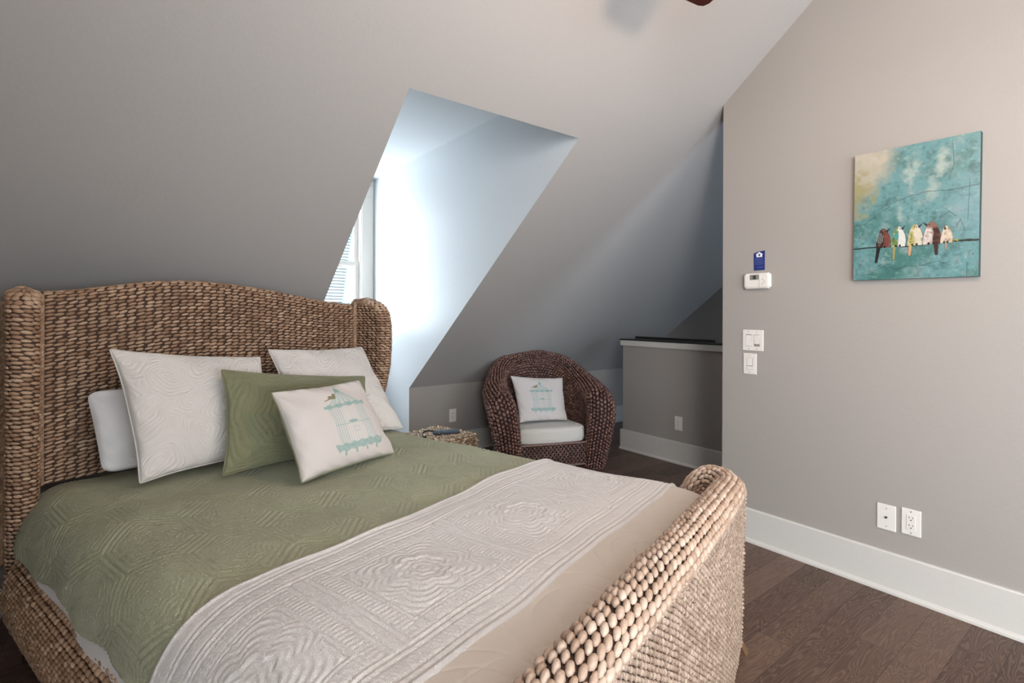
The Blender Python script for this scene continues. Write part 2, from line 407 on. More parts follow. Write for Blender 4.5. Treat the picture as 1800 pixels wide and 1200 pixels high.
# sloped ceiling
m = MB()
def cq(x0, x1, y0, y1):
    t = 0.06
    V = [(x0, y0, CZ(y0)), (x1, y0, CZ(y0)), (x1, y1, CZ(y1)), (x0, y1, CZ(y1))]
    ins = lambda a: a+0.03 if abs(a-XR) < 1e-6 else (a-0.03 if abs(a-XL) < 1e-6 else a)
    V += [(ins(a), (b-0.06 if (abs(b-YD) < 1e-6 and x0 == XG and x1 == XF) else b)+t*0.6, c+t*0.8+(0.047 if (abs(b-YD) < 1e-6 and x0 == XG and x1 == XF) else 0)) for a, b, c in V]
    m.add(V, [[0, 1, 2, 3], [7, 6, 5, 4], [0, 4, 5, 1], [1, 5, 6, 2], [2, 6, 7, 3], [3, 7, 4, 0]])
cq(XG, XF, RIDGE, YD); cq(XG, XL, YD, KN); cq(XR, XF, YD, KN)
o = m.make('ceiling', M['ceil']); o['kind'] = 'structure'
m = MB()
yb = YB; zb = ZR-SL*(RIDGE-yb)
m.add([(XG, RIDGE, ZR), (XF, RIDGE, ZR), (XF, yb, zb), (XG, yb, zb)], [[3, 2, 1, 0]])
o = m.make('ceiling_back', M['ceil']); o['kind'] = 'structure'
# knee wall (two runs either side of the dormer)
m = MB(); m.box((XG, KN, 0), (XL-0.0005, KN+0.03, KZ+0.02)); m.box((XR+0.0005, KN, 0), (XF, KN+0.03, KZ+0.02))
o = m.make('wall_knee', M['wall']); o['kind'] = 'structure'
# dormer: cheeks, ceiling, header, window wall
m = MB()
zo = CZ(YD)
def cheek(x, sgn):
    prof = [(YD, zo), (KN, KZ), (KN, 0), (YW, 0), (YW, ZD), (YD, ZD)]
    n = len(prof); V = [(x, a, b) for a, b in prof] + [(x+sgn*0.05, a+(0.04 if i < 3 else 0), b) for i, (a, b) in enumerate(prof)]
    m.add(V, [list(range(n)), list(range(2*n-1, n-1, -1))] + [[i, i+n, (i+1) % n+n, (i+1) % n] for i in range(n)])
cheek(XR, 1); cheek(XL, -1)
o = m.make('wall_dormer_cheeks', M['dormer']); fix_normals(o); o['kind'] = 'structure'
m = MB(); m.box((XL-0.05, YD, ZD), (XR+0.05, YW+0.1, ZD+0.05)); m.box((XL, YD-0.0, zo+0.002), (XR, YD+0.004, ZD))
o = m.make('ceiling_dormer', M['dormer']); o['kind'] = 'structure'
WX0, WX1, WZ0, WZ1 = 1.115, 1.832, 1.10, 2.375      # glazed opening
WZ1 = 2.375
m = MB()
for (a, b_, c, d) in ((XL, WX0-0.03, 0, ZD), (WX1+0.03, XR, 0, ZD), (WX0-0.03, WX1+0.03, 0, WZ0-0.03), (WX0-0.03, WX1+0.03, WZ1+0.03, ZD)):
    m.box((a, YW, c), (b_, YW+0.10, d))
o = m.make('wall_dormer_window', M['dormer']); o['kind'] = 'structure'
# window_1: casing, sash, rails, glass
wn_ = bpy.data.objects.new('window_1', None); COL.objects.link(wn_); wn_.location = ((WX0+WX1)/2, YW, WZ0); wn_['kind'] = 'structure'
m = MB(); cw = 0.10
m.box((WX0-0.03-cw, YW-0.02, WZ0-0.03), (WX0-0.02, YW, WZ1+0.03)); m.box((WX1+0.02, YW-0.02, WZ0-0.03), (WX1+0.03+cw, YW, WZ1+0.03))
m.box((WX0-0.03-cw, YW-0.024, WZ1+0.02), (WX1+0.03+cw, YW, WZ1+0.03+cw)); m.box((WX0-0.03-cw, YW-0.035, WZ1+0.03+cw), (WX1+0.03+cw, YW, WZ1+0.05+cw))
m.box((WX0-0.15, YW-0.05, WZ0-0.06), (WX1+0.15, YW, WZ0-0.03))
m.make('window_casing', M['trim'], wn_)
m = MB()
for x0, x1 in ((WX0-0.03, WX0-0.012), (WX1+0.012, WX1+0.03)): m.box((x0, YW-0.005, WZ0-0.03), (x1, YW+0.10, WZ1+0.03))
m.box((WX0-0.03, YW-0.005, WZ1+0.012), (WX1+0.03, YW+0.10, WZ1+0.03)); m.box((WX0-0.03, YW-0.005, WZ0-0.03), (WX1+0.03, YW+0.10, WZ0-0.012))
m.make('window_jamb', M['trim'], wn_)
ZM = 1.735
for nm, z0, z1, y in (('lower_sash', WZ0, ZM+0.02, YW+0.030), ('upper_sash', ZM-0.02, WZ1, YW+0.062)):
    m = MB(); s_ = 0.042
    m.box((WX0-0.012, y, z0-0.012), (WX0+s_-0.012, y+0.03, z1+0.01)); m.box((WX1-s_+0.012, y, z0-0.012), (WX1+0.012, y+0.03, z1+0.01))
    m.box((WX0+s_-0.012, y+0.001, z0-0.011), (WX1-s_+0.012, y+0.029, z0+0.03)); m.box((WX0+s_-0.012, y+0.001, z1-0.03), (WX1-s_+0.012, y+0.029, z1+0.009))
    so = m.make(nm, M['trim'], wn_)
    g = MB(); g.box((WX0+0.02, y+0.013, z0+0.02), (WX1-0.02, y+0.017, z1-0.02)); g.make('glass_pane', M['glass'], so)
# right wall with its end, and a continuation behind the camera
m = MB()
def xprism(mb, poly, x0, x1):
    n = len(poly); V = [(x0, a, b) for a, b in poly]+[(x1, a, b) for a, b in poly]
    mb.add(V, [list(range(n-1, -1, -1)), list(range(n, 2*n))]+[[i, (i+1) % n, n+(i+1) % n, n+i] for i in range(n)])
xprism(m, [(YB, 0), (RWE, 0), (RWE, CZ(RWE)), (RIDGE, ZR), (YB, zb)], RW, RW+0.12)
o = m.make('wall_right', M['wall']); fix_normals(o); o['kind'] = 'structure'
# far gable wall and stairwell
m = MB(); xprism(m, [(YB, -2.6), (KN, -2.6), (KN, KZ), (RIDGE, ZR), (YB, zb)], XF, XF+0.08)
o = m.make('wall_far', M['wall']); fix_normals(o); o['kind'] = 'structure'
m = MB(); m.box((HWX+0.10, HWY, -2.6), (XF, HWY+0.06, -0.06)); m.box((HWX+0.04, YB, -2.6), (HWX+0.10, HWY, -0.06)); m.box((RW+0.12, YB-0.06, -2.6), (XF, YB, 0.9)); m.box((RW+0.12, YB-0.06, 0.9), (3.35, YB, 2.4)); m.box((4.45, YB-0.06, 0.9), (XF, YB, 2.4))
o = m.make('wall_stairwell', M['wall']); o['kind'] = 'structure'
st = thing('staircase', 'dark wooden stairs going down behind the half wall', 'stairs', (4.4, 2.0, -1.4))
m = MB(); r_ = MB()
for k in range(12):
    y = HWY-0.02-0.26*k; z = -0.18*(k+1)
    if z < -2.5: break
    m.box((HWX+0.11, y-0.28, z-0.03), (XF-0.005, y, z)); r_.box((HWX+0.11, y-0.02, z), (XF-0.005, y, z+0.15))
m.make('tread', M['floor'], st); r_.make('riser', M['trim'], st)
m = MB(); m.box((HWX+0.10, YB, -2.66), (XF, HWY, -2.6)); o = m.make('floor_lower', M['floor']); o['kind'] = 'structure'
# left gable wall with a window, wall behind with a window
m = MB()
gy0, gy1, gz0, gz1 = -2.2, -0.7, 0.8, 2.4
xprism(m, [(YB, 0), (gy0, 0), (gy0, CZ(RIDGE)-SL*(RIDGE-gy0)), (YB, zb)], XG-0.08, XG)
xprism(m, [(gy0, 0), (gy1, 0), (gy1, gz0), (gy0, gz0)], XG-0.08, XG)
xprism(m, [(gy0, gz1), (gy1, gz1), (gy1, ZR-SL*(RIDGE-gy1)), (gy0, ZR-SL*(RIDGE-gy0))], XG-0.08, XG)
xprism(m, [(gy1, 0), (KN, 0), (KN, KZ), (RIDGE, ZR), (gy1, ZR-SL*(RIDGE-gy1))], XG-0.08, XG)
o = m.make('wall_left', M['wall']); fix_normals(o); o['kind'] = 'structure'
m = MB(); bx0, bx1, bz0, bz1 = -0.2, 2.4, 0.7, min(2.4, zb+0.0)
bz1 = min(bz1, zb-0.12) if zb < 2.4 else bz1
m.box((XG-0.08, YB-0.08, 0), (bx0, YB, zb)); m.box((bx1, YB-0.08, 0), (RW, YB, zb)); m.box((bx0, YB-0.08, 0), (bx1, YB, bz0))
if zb > bz1: m.box((bx0, YB-0.08, bz1), (bx1, YB, zb))
o = m.make('wall_back', M['wall']); o['kind'] = 'structure'
# half wall beside the stairs, its board and dark ledge
m = MB(); m.box((HWX, 0.4, 0), (HWX+0.10, HWY, 0.985))
o = m.make('wall_half', M['wall']); o['kind'] = 'structure'
m = MB(); m.box((HWX-0.018, 0.4, 0.972), (HWX+0.118, HWY+0.018, 1.022))
o = m.make('trim_1', M['trim']); o['kind'] = 'structure'
m = MB(); m.box((HWX-0.022, 0.4, 1.022), (HWX+0.122, HWY+0.022, 1.034))
o = m.make('trim_2', M['black']); o['kind'] = 'structure'
# baseboards with shoe moulding
def base(name, p0, p1, n, h=0.182, d=0.016):
    p0 = np.array(p0, float); p1 = np.array(p1, float); n = np.array(n, float)
    prof = [(0, 0), (d+0.017, 0), (d+0.016, 0.010), (d+0.009, 0.017), (d, 0.021), (d, h-0.006), (d-0.005, h), (0, h)]
    V = [np.r_[p+n*a, z] for p in (p0, p1) for a, z in prof]; k = len(prof)
    F = [[i, (i+1) % k, k+(i+1) % k, k+i] for i in range(k)]+[list(range(k-1, -1, -1)), list(range(k, 2*k))]
    o = mesh(name, V, F, M['trim'], None, False); fix_normals(o); o['kind'] = 'structure'
base('baseboard_right', (RW, YB), (RW, RWE+0.02), (-1, 0))
base('baseboard_right_end', (RW-0.015, RWE), (RW+0.12, RWE), (0, 1))
base('baseboard_half_wall', (HWX, 0.4), (HWX, HWY+0.02), (-1, 0))
base('baseboard_half_wall_end', (HWX-0.015, HWY), (HWX+0.10, HWY), (0, 1))
base('baseboard_knee', (XR, KN), (XF, KN), (0, -1))
base('baseboard_knee_left', (XG, KN), (XL, KN), (0, -1))
base('baseboard_left', (XG, YB), (XG, KN), (1, 0))
# handrail over the stairs
hr = thing('handrail', 'slim black handrail just above the dark ledge of the half wall', 'handrail', (HWX+0.16, 2.9, 1.03))
m = MB(); m.box((HWX+0.150, 2.36, 1.030), (HWX+0.190, 3.17, 1.054)); m.make('rail', M['black'], hr)
for y in (2.5, 3.0):
    m = MB(); m.tube([(HWX+0.17, y, 1.035), (HWX+0.17, y, 0.96), (HWX+0.098, y, 0.93)], 0.008, 8); m.make('bracket', M['black'], hr, True)
# neighbouring wall seen through the window
nb = thing('neighbor_house', 'white lap siding wall seen through the dormer window', 'house', (2.0, 8.4, -0.5))
m = MB()
ex = lambda z: 2.91+0.13*(z-1.44)
for k in range(84):
    z = -0.5+k*0.05; z1 = z+0.033
    V = [(0.6, 8.4, z), (ex(z), 8.4, z), (ex(z1), 8.4, z1), (0.6, 8.4, z1), (0.6, 8.6, z), (ex(z), 8.6, z), (ex(z1), 8.6, z1), (0.6, 8.6, z1)]
    V = [(a, b-(0.010 if i in (0, 1) else 0), c) for i, (a, b, c) in enumerate(V)]
    m.add(V, [[0, 1, 2, 3], [1, 5, 6, 2], [0, 3, 7, 4], [4, 7, 6, 5], [0, 4, 5, 1], [3, 2, 6, 7]])
m.make('siding', M['siding'], nb)
m = MB(); m.add([(a, y, z) for z in (-0.5, 3.7) for (a, y) in ((0.6, 8.42), (ex(z)-0.001, 8.42), (ex(z)-0.001, 8.59), (0.6, 8.59))], [[0, 1, 5, 4], [1, 2, 6, 5], [2, 3, 7, 6], [3, 0, 4, 7], [3, 2, 1, 0], [4, 5, 6, 7]]); m.make('siding_backing', M['siding_gap'], nb)
m = MB(); m.add([(ex(z)+dx, y, z) for z in (-0.5, 3.7) for (dx, y) in ((0, 8.36), (0.16, 8.36), (0.16, 8.62), (0, 8.62))], [[0, 1, 5, 4], [1, 2, 6, 5], [2, 3, 7, 6], [3, 0, 4, 7], [3, 2, 1, 0], [4, 5, 6, 7]]); m.make('corner_board', M['teal_trim'], nb)

# ------------------------------------------------------------------ WALL PLATES AND CONTROLS
def frame_on(origin, right, normal):
    O = np.array(origin, float); R = np.array(right, float); Nn = np.array(normal, float); U = np.array([0, 0, 1.0])
    return lambda p: O+R*p[0]+U*p[1]+Nn*p[2]
def fbox(mb, fr, x0, y0, x1, y1, d0, d1, bev=0.0):
    mb.box((x0, y0, d0), (x1, y1, d1), fr, bev)
def disc(fr, x, y, r, d0, d1, n=12): return [(x+r*cos(2*pi*i/n), y+r*sin(2*pi*i/n)) for i in range(n)]
def plate(parent, fr, w, h):
    m = MB(); fbox(m, fr, -w/2, -h/2, w/2, h/2, 0, 0.006, 0.0025); m.make('cover_plate', M['plastic'], parent)
def screws(parent, fr, pts):
    for x, y in pts:
        m = MB(); m.prism(disc(fr, x, y, 0.0032, 0, 0), 0.005, 0.0072, fr); m.make('screw', M['screw'], parent)
def receptacle(parent, fr):
    m = MB(); fbox(m, fr, -0.0165, -0.034, 0.0165, 0.034, 0.004, 0.0085, 0.001); r = m.make('receptacle', M['plastic'], parent)
    m = MB()
    for cy in (0.0175, -0.0175):
        fbox(m, fr, -0.0075, cy, -0.0052, cy+0.009, 0.006, 0.0088); fbox(m, fr, 0.0052, cy, 0.0075, cy+0.008, 0.006, 0.0088)
        m.prism(disc(fr, 0, cy-0.007, 0.0028, 0, 0), 0.006, 0.0088, fr)
    m.make('socket_slots', M['plastic_dark'], r)
def outlet(loc, right, normal, label, deco=True):
    t = thing('power_outlet', label, 'outlet', loc, 'white power outlets low on the walls'); fr = frame_on(loc, right, normal)
    plate(t, fr, 0.072, 0.117); receptacle(t, fr); screws(t, fr, [(0, 0.0475), (0, -0.0475)])
RV, NV = (0, -1, 0), (-1, 0, 0)
outlet((RW, 0.722, 0.342), RV, NV, 'white duplex power outlet right of the coax plate above the right wall baseboard')
outlet((HWX, 2.582, 0.338), RV, NV, 'white power outlet on the grey half wall behind the bed foot')
outlet((2.408, KN, 0.339), (1, 0, 0), (0, -1, 0), 'beige power outlet on the low knee wall behind the seagrass table')
t = thing('coax_plate', 'white wall plate with a single black coax jack, left of an outlet', 'wall plate', (RW, 0.815, 0.336)); fr = frame_on((RW, 0.815, 0.336), RV, NV)
plate(t, fr, 0.074, 0.117); screws(t, fr, [(0, 0.041), (0, -0.041)])
m = MB(); m.prism(disc(fr, 0, 0, 0.0055, 0, 0, 6), 0.005, 0.009, fr); m.prism(disc(fr, 0, 0, 0.0035, 0, 0, 10), 0.009, 0.017, fr); m.make('coax_jack', M['plastic_dark'], t)
# double rocker switch
c = (RW, 1.4445, 1.124); t = thing('double_light_switch', 'white plate with two rocker switches below the thermostat', 'light switch', c); fr = frame_on(c, RV, NV)
plate(t, fr, 0.118, 0.117); screws(t, fr, [(x, y) for x in (-0.023, 0.023) for y in (0.0475, -0.0475)])
for x, tlt in ((-0.023, 1), (0.023, -1)):
    m = MB(); a, b_ = 0.0145, 0.031
    V = [fr(p) for p in ((x-a, -b_, 0.005), (x+a, -b_, 0.005), (x+a, b_, 0.005), (x-a, b_, 0.005), (x-a, -b_, 0.009+0.004*tlt), (x+a, -b_, 0.009+0.004*tlt), (x+a, b_, 0.009-0.003*tlt), (x-a, b_, 0.009-0.003*tlt))]
    m.add(V, [[3, 2, 1, 0], [4, 5, 6, 7], [0, 1, 5, 4], [1, 2, 6, 5], [2, 3, 7, 6], [3, 0, 4, 7]]); m.make('rocker', M['plastic'], t)
    m = MB(); fbox(m, fr, x-0.0165, -0.0335, x+0.0165, 0.0335, 0.004, 0.0063); m.make('rocker_frame', M['display'] if False else M['screw'], t)
# dimmer
c = (RW, 1.461, 0.992); t = thing('dimmer_switch', 'single white slide dimmer switch below the double switch plate', 'light switch', c); fr = frame_on(c, RV, NV)
plate(t, fr, 0.075, 0.117); screws(t, fr, [(0, 0.0475), (0, -0.0475)])
m = MB(); fbox(m, fr, -0.0165, -0.034, 0.0165, 0.034, 0.004, 0.0064); m.make('switch_frame', M['screw'], t)
m = MB(); fbox(m, fr, -0.0145, -0.010, 0.0125, 0.0325, 0.005, 0.010, 0.001); m.make('paddle', M['plastic'], t)
m = MB(); fbox(m, fr, -0.0145, -0.0325, 0.0145, -0.014, 0.005, 0.009, 0.001); m.make('slider', M['plastic'], t)
# thermostat
c = (RW, 1.413, 1.454); t = thing('thermostat', 'white thermostat with small grey display under a blue card', 'thermostat', c); fr = frame_on(c, RV, NV)
m = MB(); fbox(m, fr, -0.074, -0.044, 0.074, 0.044, 0, 0.032, 0.012); m.make('housing', M['plastic'], t, False)
m = MB(); fbox(m, fr, -0.036, 0.006, 0.014, 0.034, 0.0315, 0.0328); d_ = m.make('display', M['display'], t)
m = MB(); fbox(m, fr, -0.018, 0.009, -0.001, 0.029, 0.0326, 0.0334); m.make('display_digits', M['plastic_dark'], d_)
m = MB(); fbox(m, fr, 0.0155, -0.040, 0.0167, 0.038, 0.0318, 0.0330); m.make('cover_seam', M['screw'], t)
for (dx, dy, rot) in ((0.036, 0.006, 0), (0.046, -0.006, 1), (0.036, -0.018, 2)):
    p = {0: [(-0.008, -0.003), (0.008, -0.003), (0, 0.006)], 1: [(-0.003, -0.008), (0.006, 0), (-0.003, 0.008)], 2: [(-0.008, 0.003), (0, -0.006), (0.008, 0.003)]}[rot]
    m = MB(); m.prism([(dx+a, dy+b_) for a, b_ in p], 0.031, 0.0340, fr); m.make('arrow_button', M['seat_cloth'] if False else M['trim'], t)
# blue card
c = (RW, 1.411, 1.565); t = thing('info_card', 'small navy card with a white house emblem above the thermostat', 'card', c); fr = frame_on(c, RV, NV)
m = MB(); m.prism([(-0.031, -0.052), (0.029, -0.051), (0.030, 0.056), (-0.006, 0.052), (-0.032, 0.044)], 0.0, 0.002, fr); m.make('card', M['navy'], t)
m = MB(); m.prism([(-0.016, 0.022), (0.016, 0.022), (0.016, 0.036), (0.021, 0.036), (0.0, 0.050), (-0.021, 0.036), (-0.016, 0.036)], 0.002, 0.0026, fr); e_ = m.make('house_emblem', M['white_ink'], t)
m = MB()
for k in range(4):
    a = k*pi/4; dx, dy = 0.007*cos(a), 0.007*sin(a); nx, ny = -sin(a)*0.0012, cos(a)*0.0012
    m.prism([(-dx-nx, 0.033-dy-ny), (dx-nx, 0.033+dy-ny), (dx+nx, 0.033+dy+ny), (-dx+nx, 0.033-dy+ny)], 0.0026, 0.003, fr)
m.make('emblem_star', M['navy'], e_)
m = MB(); rr = random.Random(3)
m.prism([(-0.024, 0.0145), (0.024, 0.0155), (0.024, 0.0175), (-0.024, 0.0165)], 0.002, 0.0026, fr)
for k in range(8):
    if k == 5: continue
    y = 0.008-k*0.0068; x = -0.024
    if k >= 6: x = -0.012
    while x < 0.022:
        l = rr.uniform(0.003, 0.008); m.prism([(x, y), (min(x+l, 0.024), y), (min(x+l, 0.024), y+0.0024), (x, y+0.0024)], 0.002, 0.0026, fr); x += l+0.002
m.make('card_text', M['pale_ink'], t)

# ------------------------------------------------------------------ PAINTING
def vnoise(x, y, seed=0):
    r = np.random.default_rng(seed); G = r.random((64, 64))
    xi = np.floor(x).astype(int); yi = np.floor(y).astype(int); fx = x-xi; fy = y-yi
    fx = fx*fx*(3-2*fx); fy = fy*fy*(3-2*fy)
    g = lambda a, b: G[a % 64, b % 64]
    return (g(xi, yi)*(1-fx)+g(xi+1, yi)*fx)*(1-fy)+(g(xi, yi+1)*(1-fx)+g(xi+1, yi+1)*fx)*fy
def fbm(x, y, s, oct=4, seed=0):
    a = 0; w_ = 0.5; t = 0
    for k in range(oct): a = a+w_*vnoise(x*s+k*7.1, y*s+k*3.3, seed+k); t += w_; w_ *= 0.55; s *= 2.1
    return a/t
def over(C, mask, col):
    mask = np.clip(mask, 0, 1)[:, None]; return C*(1-mask)+np.array(col)[None, :]*mask
def ss(d, w_): return np.clip(0.5-d/w_, 0, 1)       # soft inside mask for signed distance
def srgb(r, g, b): return tuple(((x/255)/12.92 if x/255 <= 0.04045 else ((x/255+0.055)/1.055)**2.4) for x in (r, g, b))
def seg(u, v, a, b):
    ax, ay = a; bx, by = b; t = np.clip(((u-ax)*(bx-ax)+(v-ay)*(by-ay))/((bx-ax)**2+(by-ay)**2), 0, 1)
    return np.hypot(u-ax-t*(bx-ax), v-ay-t*(by-ay)), t
def painting(u, v):
    """u right, v down, both 0..1"""
    A = 0.76     # width / height
    x = u*A; y = v
    n1 = fbm(x, y, 5, 5, 1); n2 = fbm(x, y, 14, 4, 9); n3 = fbm(x, y, 45, 3, 21); n4 = fbm(x, y, 3, 3, 33)
    C = np.zeros((len(u), 3))+np.array(srgb(98, 158, 160))
    C = over(C, (n1-0.45)*4, srgb(62, 130, 122)); C = over(C, (n2-0.52)*3, srgb(132, 160, 160)); C = over(C, (0.40-n2)*3, srgb(52, 100, 96))
    C = over(C, (n3-0.66)*3*0.6, srgb(175, 205, 200)); C = over(C, (0.42-n3)*2.5, srgb(58, 110, 112))
    d = np.hypot(u*1.1, (v-0.12)*1.25)
    C = over(C, np.clip((0.46-d+0.5*(n1-0.5))*4, 0, 0.92), srgb(200, 186, 160))
    C = over(C, np.clip((0.16-np.hypot(u-0.08, (v-0.3)*0.8)+0.4*(n2-0.5))*6, 0, 0.75), srgb(158, 148, 78))
    C = over(C, np.clip((0.11-np.hypot(u-0.14, (v-0.03)*1.0)+0.3*(n2-0.5))*6, 0, 0.8), srgb(205, 190, 172))
    for (cu, cv, r) in ((0.47, 0.17, 0.07), (0.52, 0.13, 0.05), (0.72, 0.16, 0.06), (0.66, 0.35, 0.05), (0.4, 0.52, 0.05), (0.38, 0.38, 0.03)):
        C = over(C, np.clip((r-np.hypot(u-cu, (v-cv)*0.6)+0.35*(n2-0.5)*r*6)*12, 0, 0.65), srgb(190, 200, 185))
    C = over(C, np.clip((0.3-np.hypot(u-1.0, (v-0.5)))*2+0.5*(n1-0.4), 0, 0.35), srgb(130, 170, 182))
    # cracks and scribbles
    dark = srgb(45, 70, 72)
    for pts in ([(0, .60), (.10, .56), (.19, .50), (.28, .46), (.33, .415), (.5, .385), (.62, .37), (.78, .375), (1, .36)], [(.64, .55), (.72, .56), (.78, .53), (.84, .57)], [(.8, .03), (.82, .2), (.78, .3)], [(.84, .66), (.87, .60), (.9, .67)], [(.93, .3), (.92, .6)], [(.92, .9), (.92, 1.)], [(.08, .965), (.2, .95)], [(.33, .415), (.27, .42)]):
        for a, b in zip(pts[:-1], pts[1:]):
            dd, _ = seg(u+0.01*(n2-0.5), v+0.03*(n2-0.5), a, b); C = over(C, ss(dd-0.0022, 0.004)*0.75, dark)
    scr = np.abs(np.sin(u*60+5*n1*6)*0.008+0.895+0.02*(n1-0.5)*4-v); C = over(C, ss(scr-0.0035, 0.004)*0.55*((u > 0.22) & (u < 0.8)), dark)
    # wire
    wy = 0.752-0.005*np.sin(u*9)+0.008*(n2-0.5); C = over(C, ss(np.abs(v-wy)-0.0045, 0.003), srgb(22, 20, 18))
    C = over(C, ss(np.abs(v-wy+0.004)-0.010*(n3*1.5), 0.004)*(u > 0.8)*0.9, srgb(40, 38, 24))
    C = over(C, np.clip((n3-0.42)*6, 0, 1)*ss(np.hypot((u-0.81)/0.07, (v-0.748)/0.018)-1, 0.2)*0.9, srgb(178, 168, 60))
    black = srgb(28, 20, 18)
    def bird(cu, top, half, body, back, belly, side, tail, headcol=None, hb=0.5):
        nonlocal C
        bot = 0.752; cy = (top+bot)/2; hh = (bot-top)/2
        t = (v-top)/(bot-top)
        wdt = half*np.clip(np.sqrt(np.clip(t, 0, 1))*1.25*(1-0.25*np.clip(t, 0, 1)**3), 0, 1)
        du = u-cu-0.006*np.sin(t*3)
        dsd = np.abs(du)-wdt
        inside = ss(dsd, 0.006)*((t > 0) & (t < 1.02))
        # tail
        (tu, tv, tw, tc) = tail
        dd, tt = seg(u, v, (cu+side*half*0.45, bot-0.05), (tu, tv)); tm = ss(dd-tw*(1-0.45*tt), 0.005)
        C = over(C, ss(dd-tw*(1-0.45*tt)-0.003, 0.004)*0.7, black); C = over(C, tm, tc)
        C = over(C, ss(dsd-0.004, 0.005)*((t > -0.02) & (t < 1.03))*0.65, black)
        C = over(C, inside, body)
        C = over(C, inside*ss((du*side*-1)+half*0.05+0.3*half*(n3-0.5), 0.012), back)
        C = over(C, inside*np.clip((n3-0.55)*5, 0, 1)*0.6, belly)
        C = over(C, inside*np.clip((0.38-n3)*6, 0, 1)*0.5, black)
        if headcol: C = over(C, inside*ss(t-0.28, 0.12), headcol)
        # beak and feet
        s2 = -side
        dd, tt = seg(u, v, (cu+s2*half*0.55, top+0.022), (cu+s2*half*1.05, top-0.004)); C = over(C, ss(dd-0.008*(1-tt), 0.004), black)
        C = over(C, ss(np.hypot(u-(cu+s2*half*0.25), (v-top-0.02)*0.76)-0.004, 0.003), black)
        for q in (-0.3, 0.25): C = over(C, ss(np.hypot((u-cu-q*half), (v-bot+0.004))-0.010*(0.6+n3*0.6), 0.004), black)
    bird(.262, .608, .062, srgb(126, 62, 48), srgb(40, 30, 30), srgb(170, 90, 70), -1, (.205, .860, .018, srgb(30, 24, 26)))
    st_ = ss(np.abs(np.sin((u-.24)*260+v*20))-0.35, 0.3)*ss(np.hypot((u-.235)/.03, (v-.68)/.045)-1, .2); C = over(C, st_, srgb(205, 205, 200))
    bird(.39, .600, .060, srgb(225, 222, 215), srgb(108, 140, 60), srgb(235, 230, 225), -1, (.355, .845, .015, srgb(170, 160, 80)))
    C = over(C, ss(np.hypot((u-.375)/.02, (v-.675)/.025)-1, .2), srgb(50, 160, 150))
    bird(.525, .597, .062, srgb(222, 208, 178), srgb(196, 182, 98), srgb(232, 222, 200), -1, (.485, .820, .018, srgb(214, 160, 105)))
    bird(.655, .590, .070, srgb(226, 208, 196), srgb(70, 32, 26), srgb(120, 70, 50), 1, (.695, .825, .020, srgb(66, 36, 28)), srgb(150, 100, 85))
    bird(.765, .630, .045, srgb(224, 202, 176), srgb(212, 186, 150), srgb(235, 220, 200), 0.3, (.765, .795, .011, srgb(190, 150, 120)))
    C = C*0.74; g_ = C.mean(1, keepdims=True); C = C*0.80+g_*0.20
    return C*(0.92+0.14*n2)[:, None]
c = (RW, 0.940, 1.429); pw, ph, pd = 0.449, 0.592, 0.034
pc = thing('canvas_painting', 'square teal canvas print of five birds on a wire hung on the right wall', 'painting', (RW, 0.715, 1.73))
rot_ = -0.010
def pfr(p):
    x, y = p[0]-pw/2, p[1]-ph/2; xx = x*cos(rot_)-y*sin(rot_); yy = x*sin(rot_)+y*cos(rot_)
    return np.array([RW-p[2], 0.940-pw/2-xx, 1.727+yy])
nu, nv = 440, 560
U, Vv = np.meshgrid(np.linspace(0, 1, nu), np.linspace(0, 1, nv), indexing='ij'); U = U.ravel(); Vv = Vv.ravel()
# front face wraps round the stretcher edges
X_ = U*pw; Y_ = (1-Vv)*ph
P_ = np.stack([np.full(len(U), RW-pd-0.0), X_, Y_], 1)
x = X_-pw/2; y = Y_-ph/2
V3 = np.stack([np.full(len(U), RW-pd), 0.940-pw/2-(x*cos(rot_)-y*sin(rot_)), 1.727+(x*sin(rot_)+y*cos(rot_))], 1)
mesh('canvas_front', V3, grid_faces(nu, nv), M['canvas'], pc, True, None, painting(U, Vv))
m = MB(); m.box((0, 0, 0), (pw, ph, pd-0.0008), pfr); m.make('stretcher', simple('canvas_edge', srgb(40, 70, 72), 0.6), pc)

# ------------------------------------------------------------------ BED  (w across, l towards head, z up)
BA = radians(16); F0 = np.array([1.832, 0.985]); EW = np.array([cos(BA), sin(BA)]); EH = np.array([-sin(BA), cos(BA)])
def B(w_, l_, z_):
    w_, l_, z_ = np.broadcast_arrays(np.asarray(w_, float), np.asarray(l_, float), np.asarray(z_, float))
    return np.stack([F0[0]+w_*EW[0]+l_*EH[0], F0[1]+w_*EW[1]+l_*EH[1], z_], -1)
WC = -0.84
bed = thing('wicker_bed', 'woven water hyacinth bed with arched winged headboard and low footboard', 'bed', tuple(B(WC, 1.05, 0)))
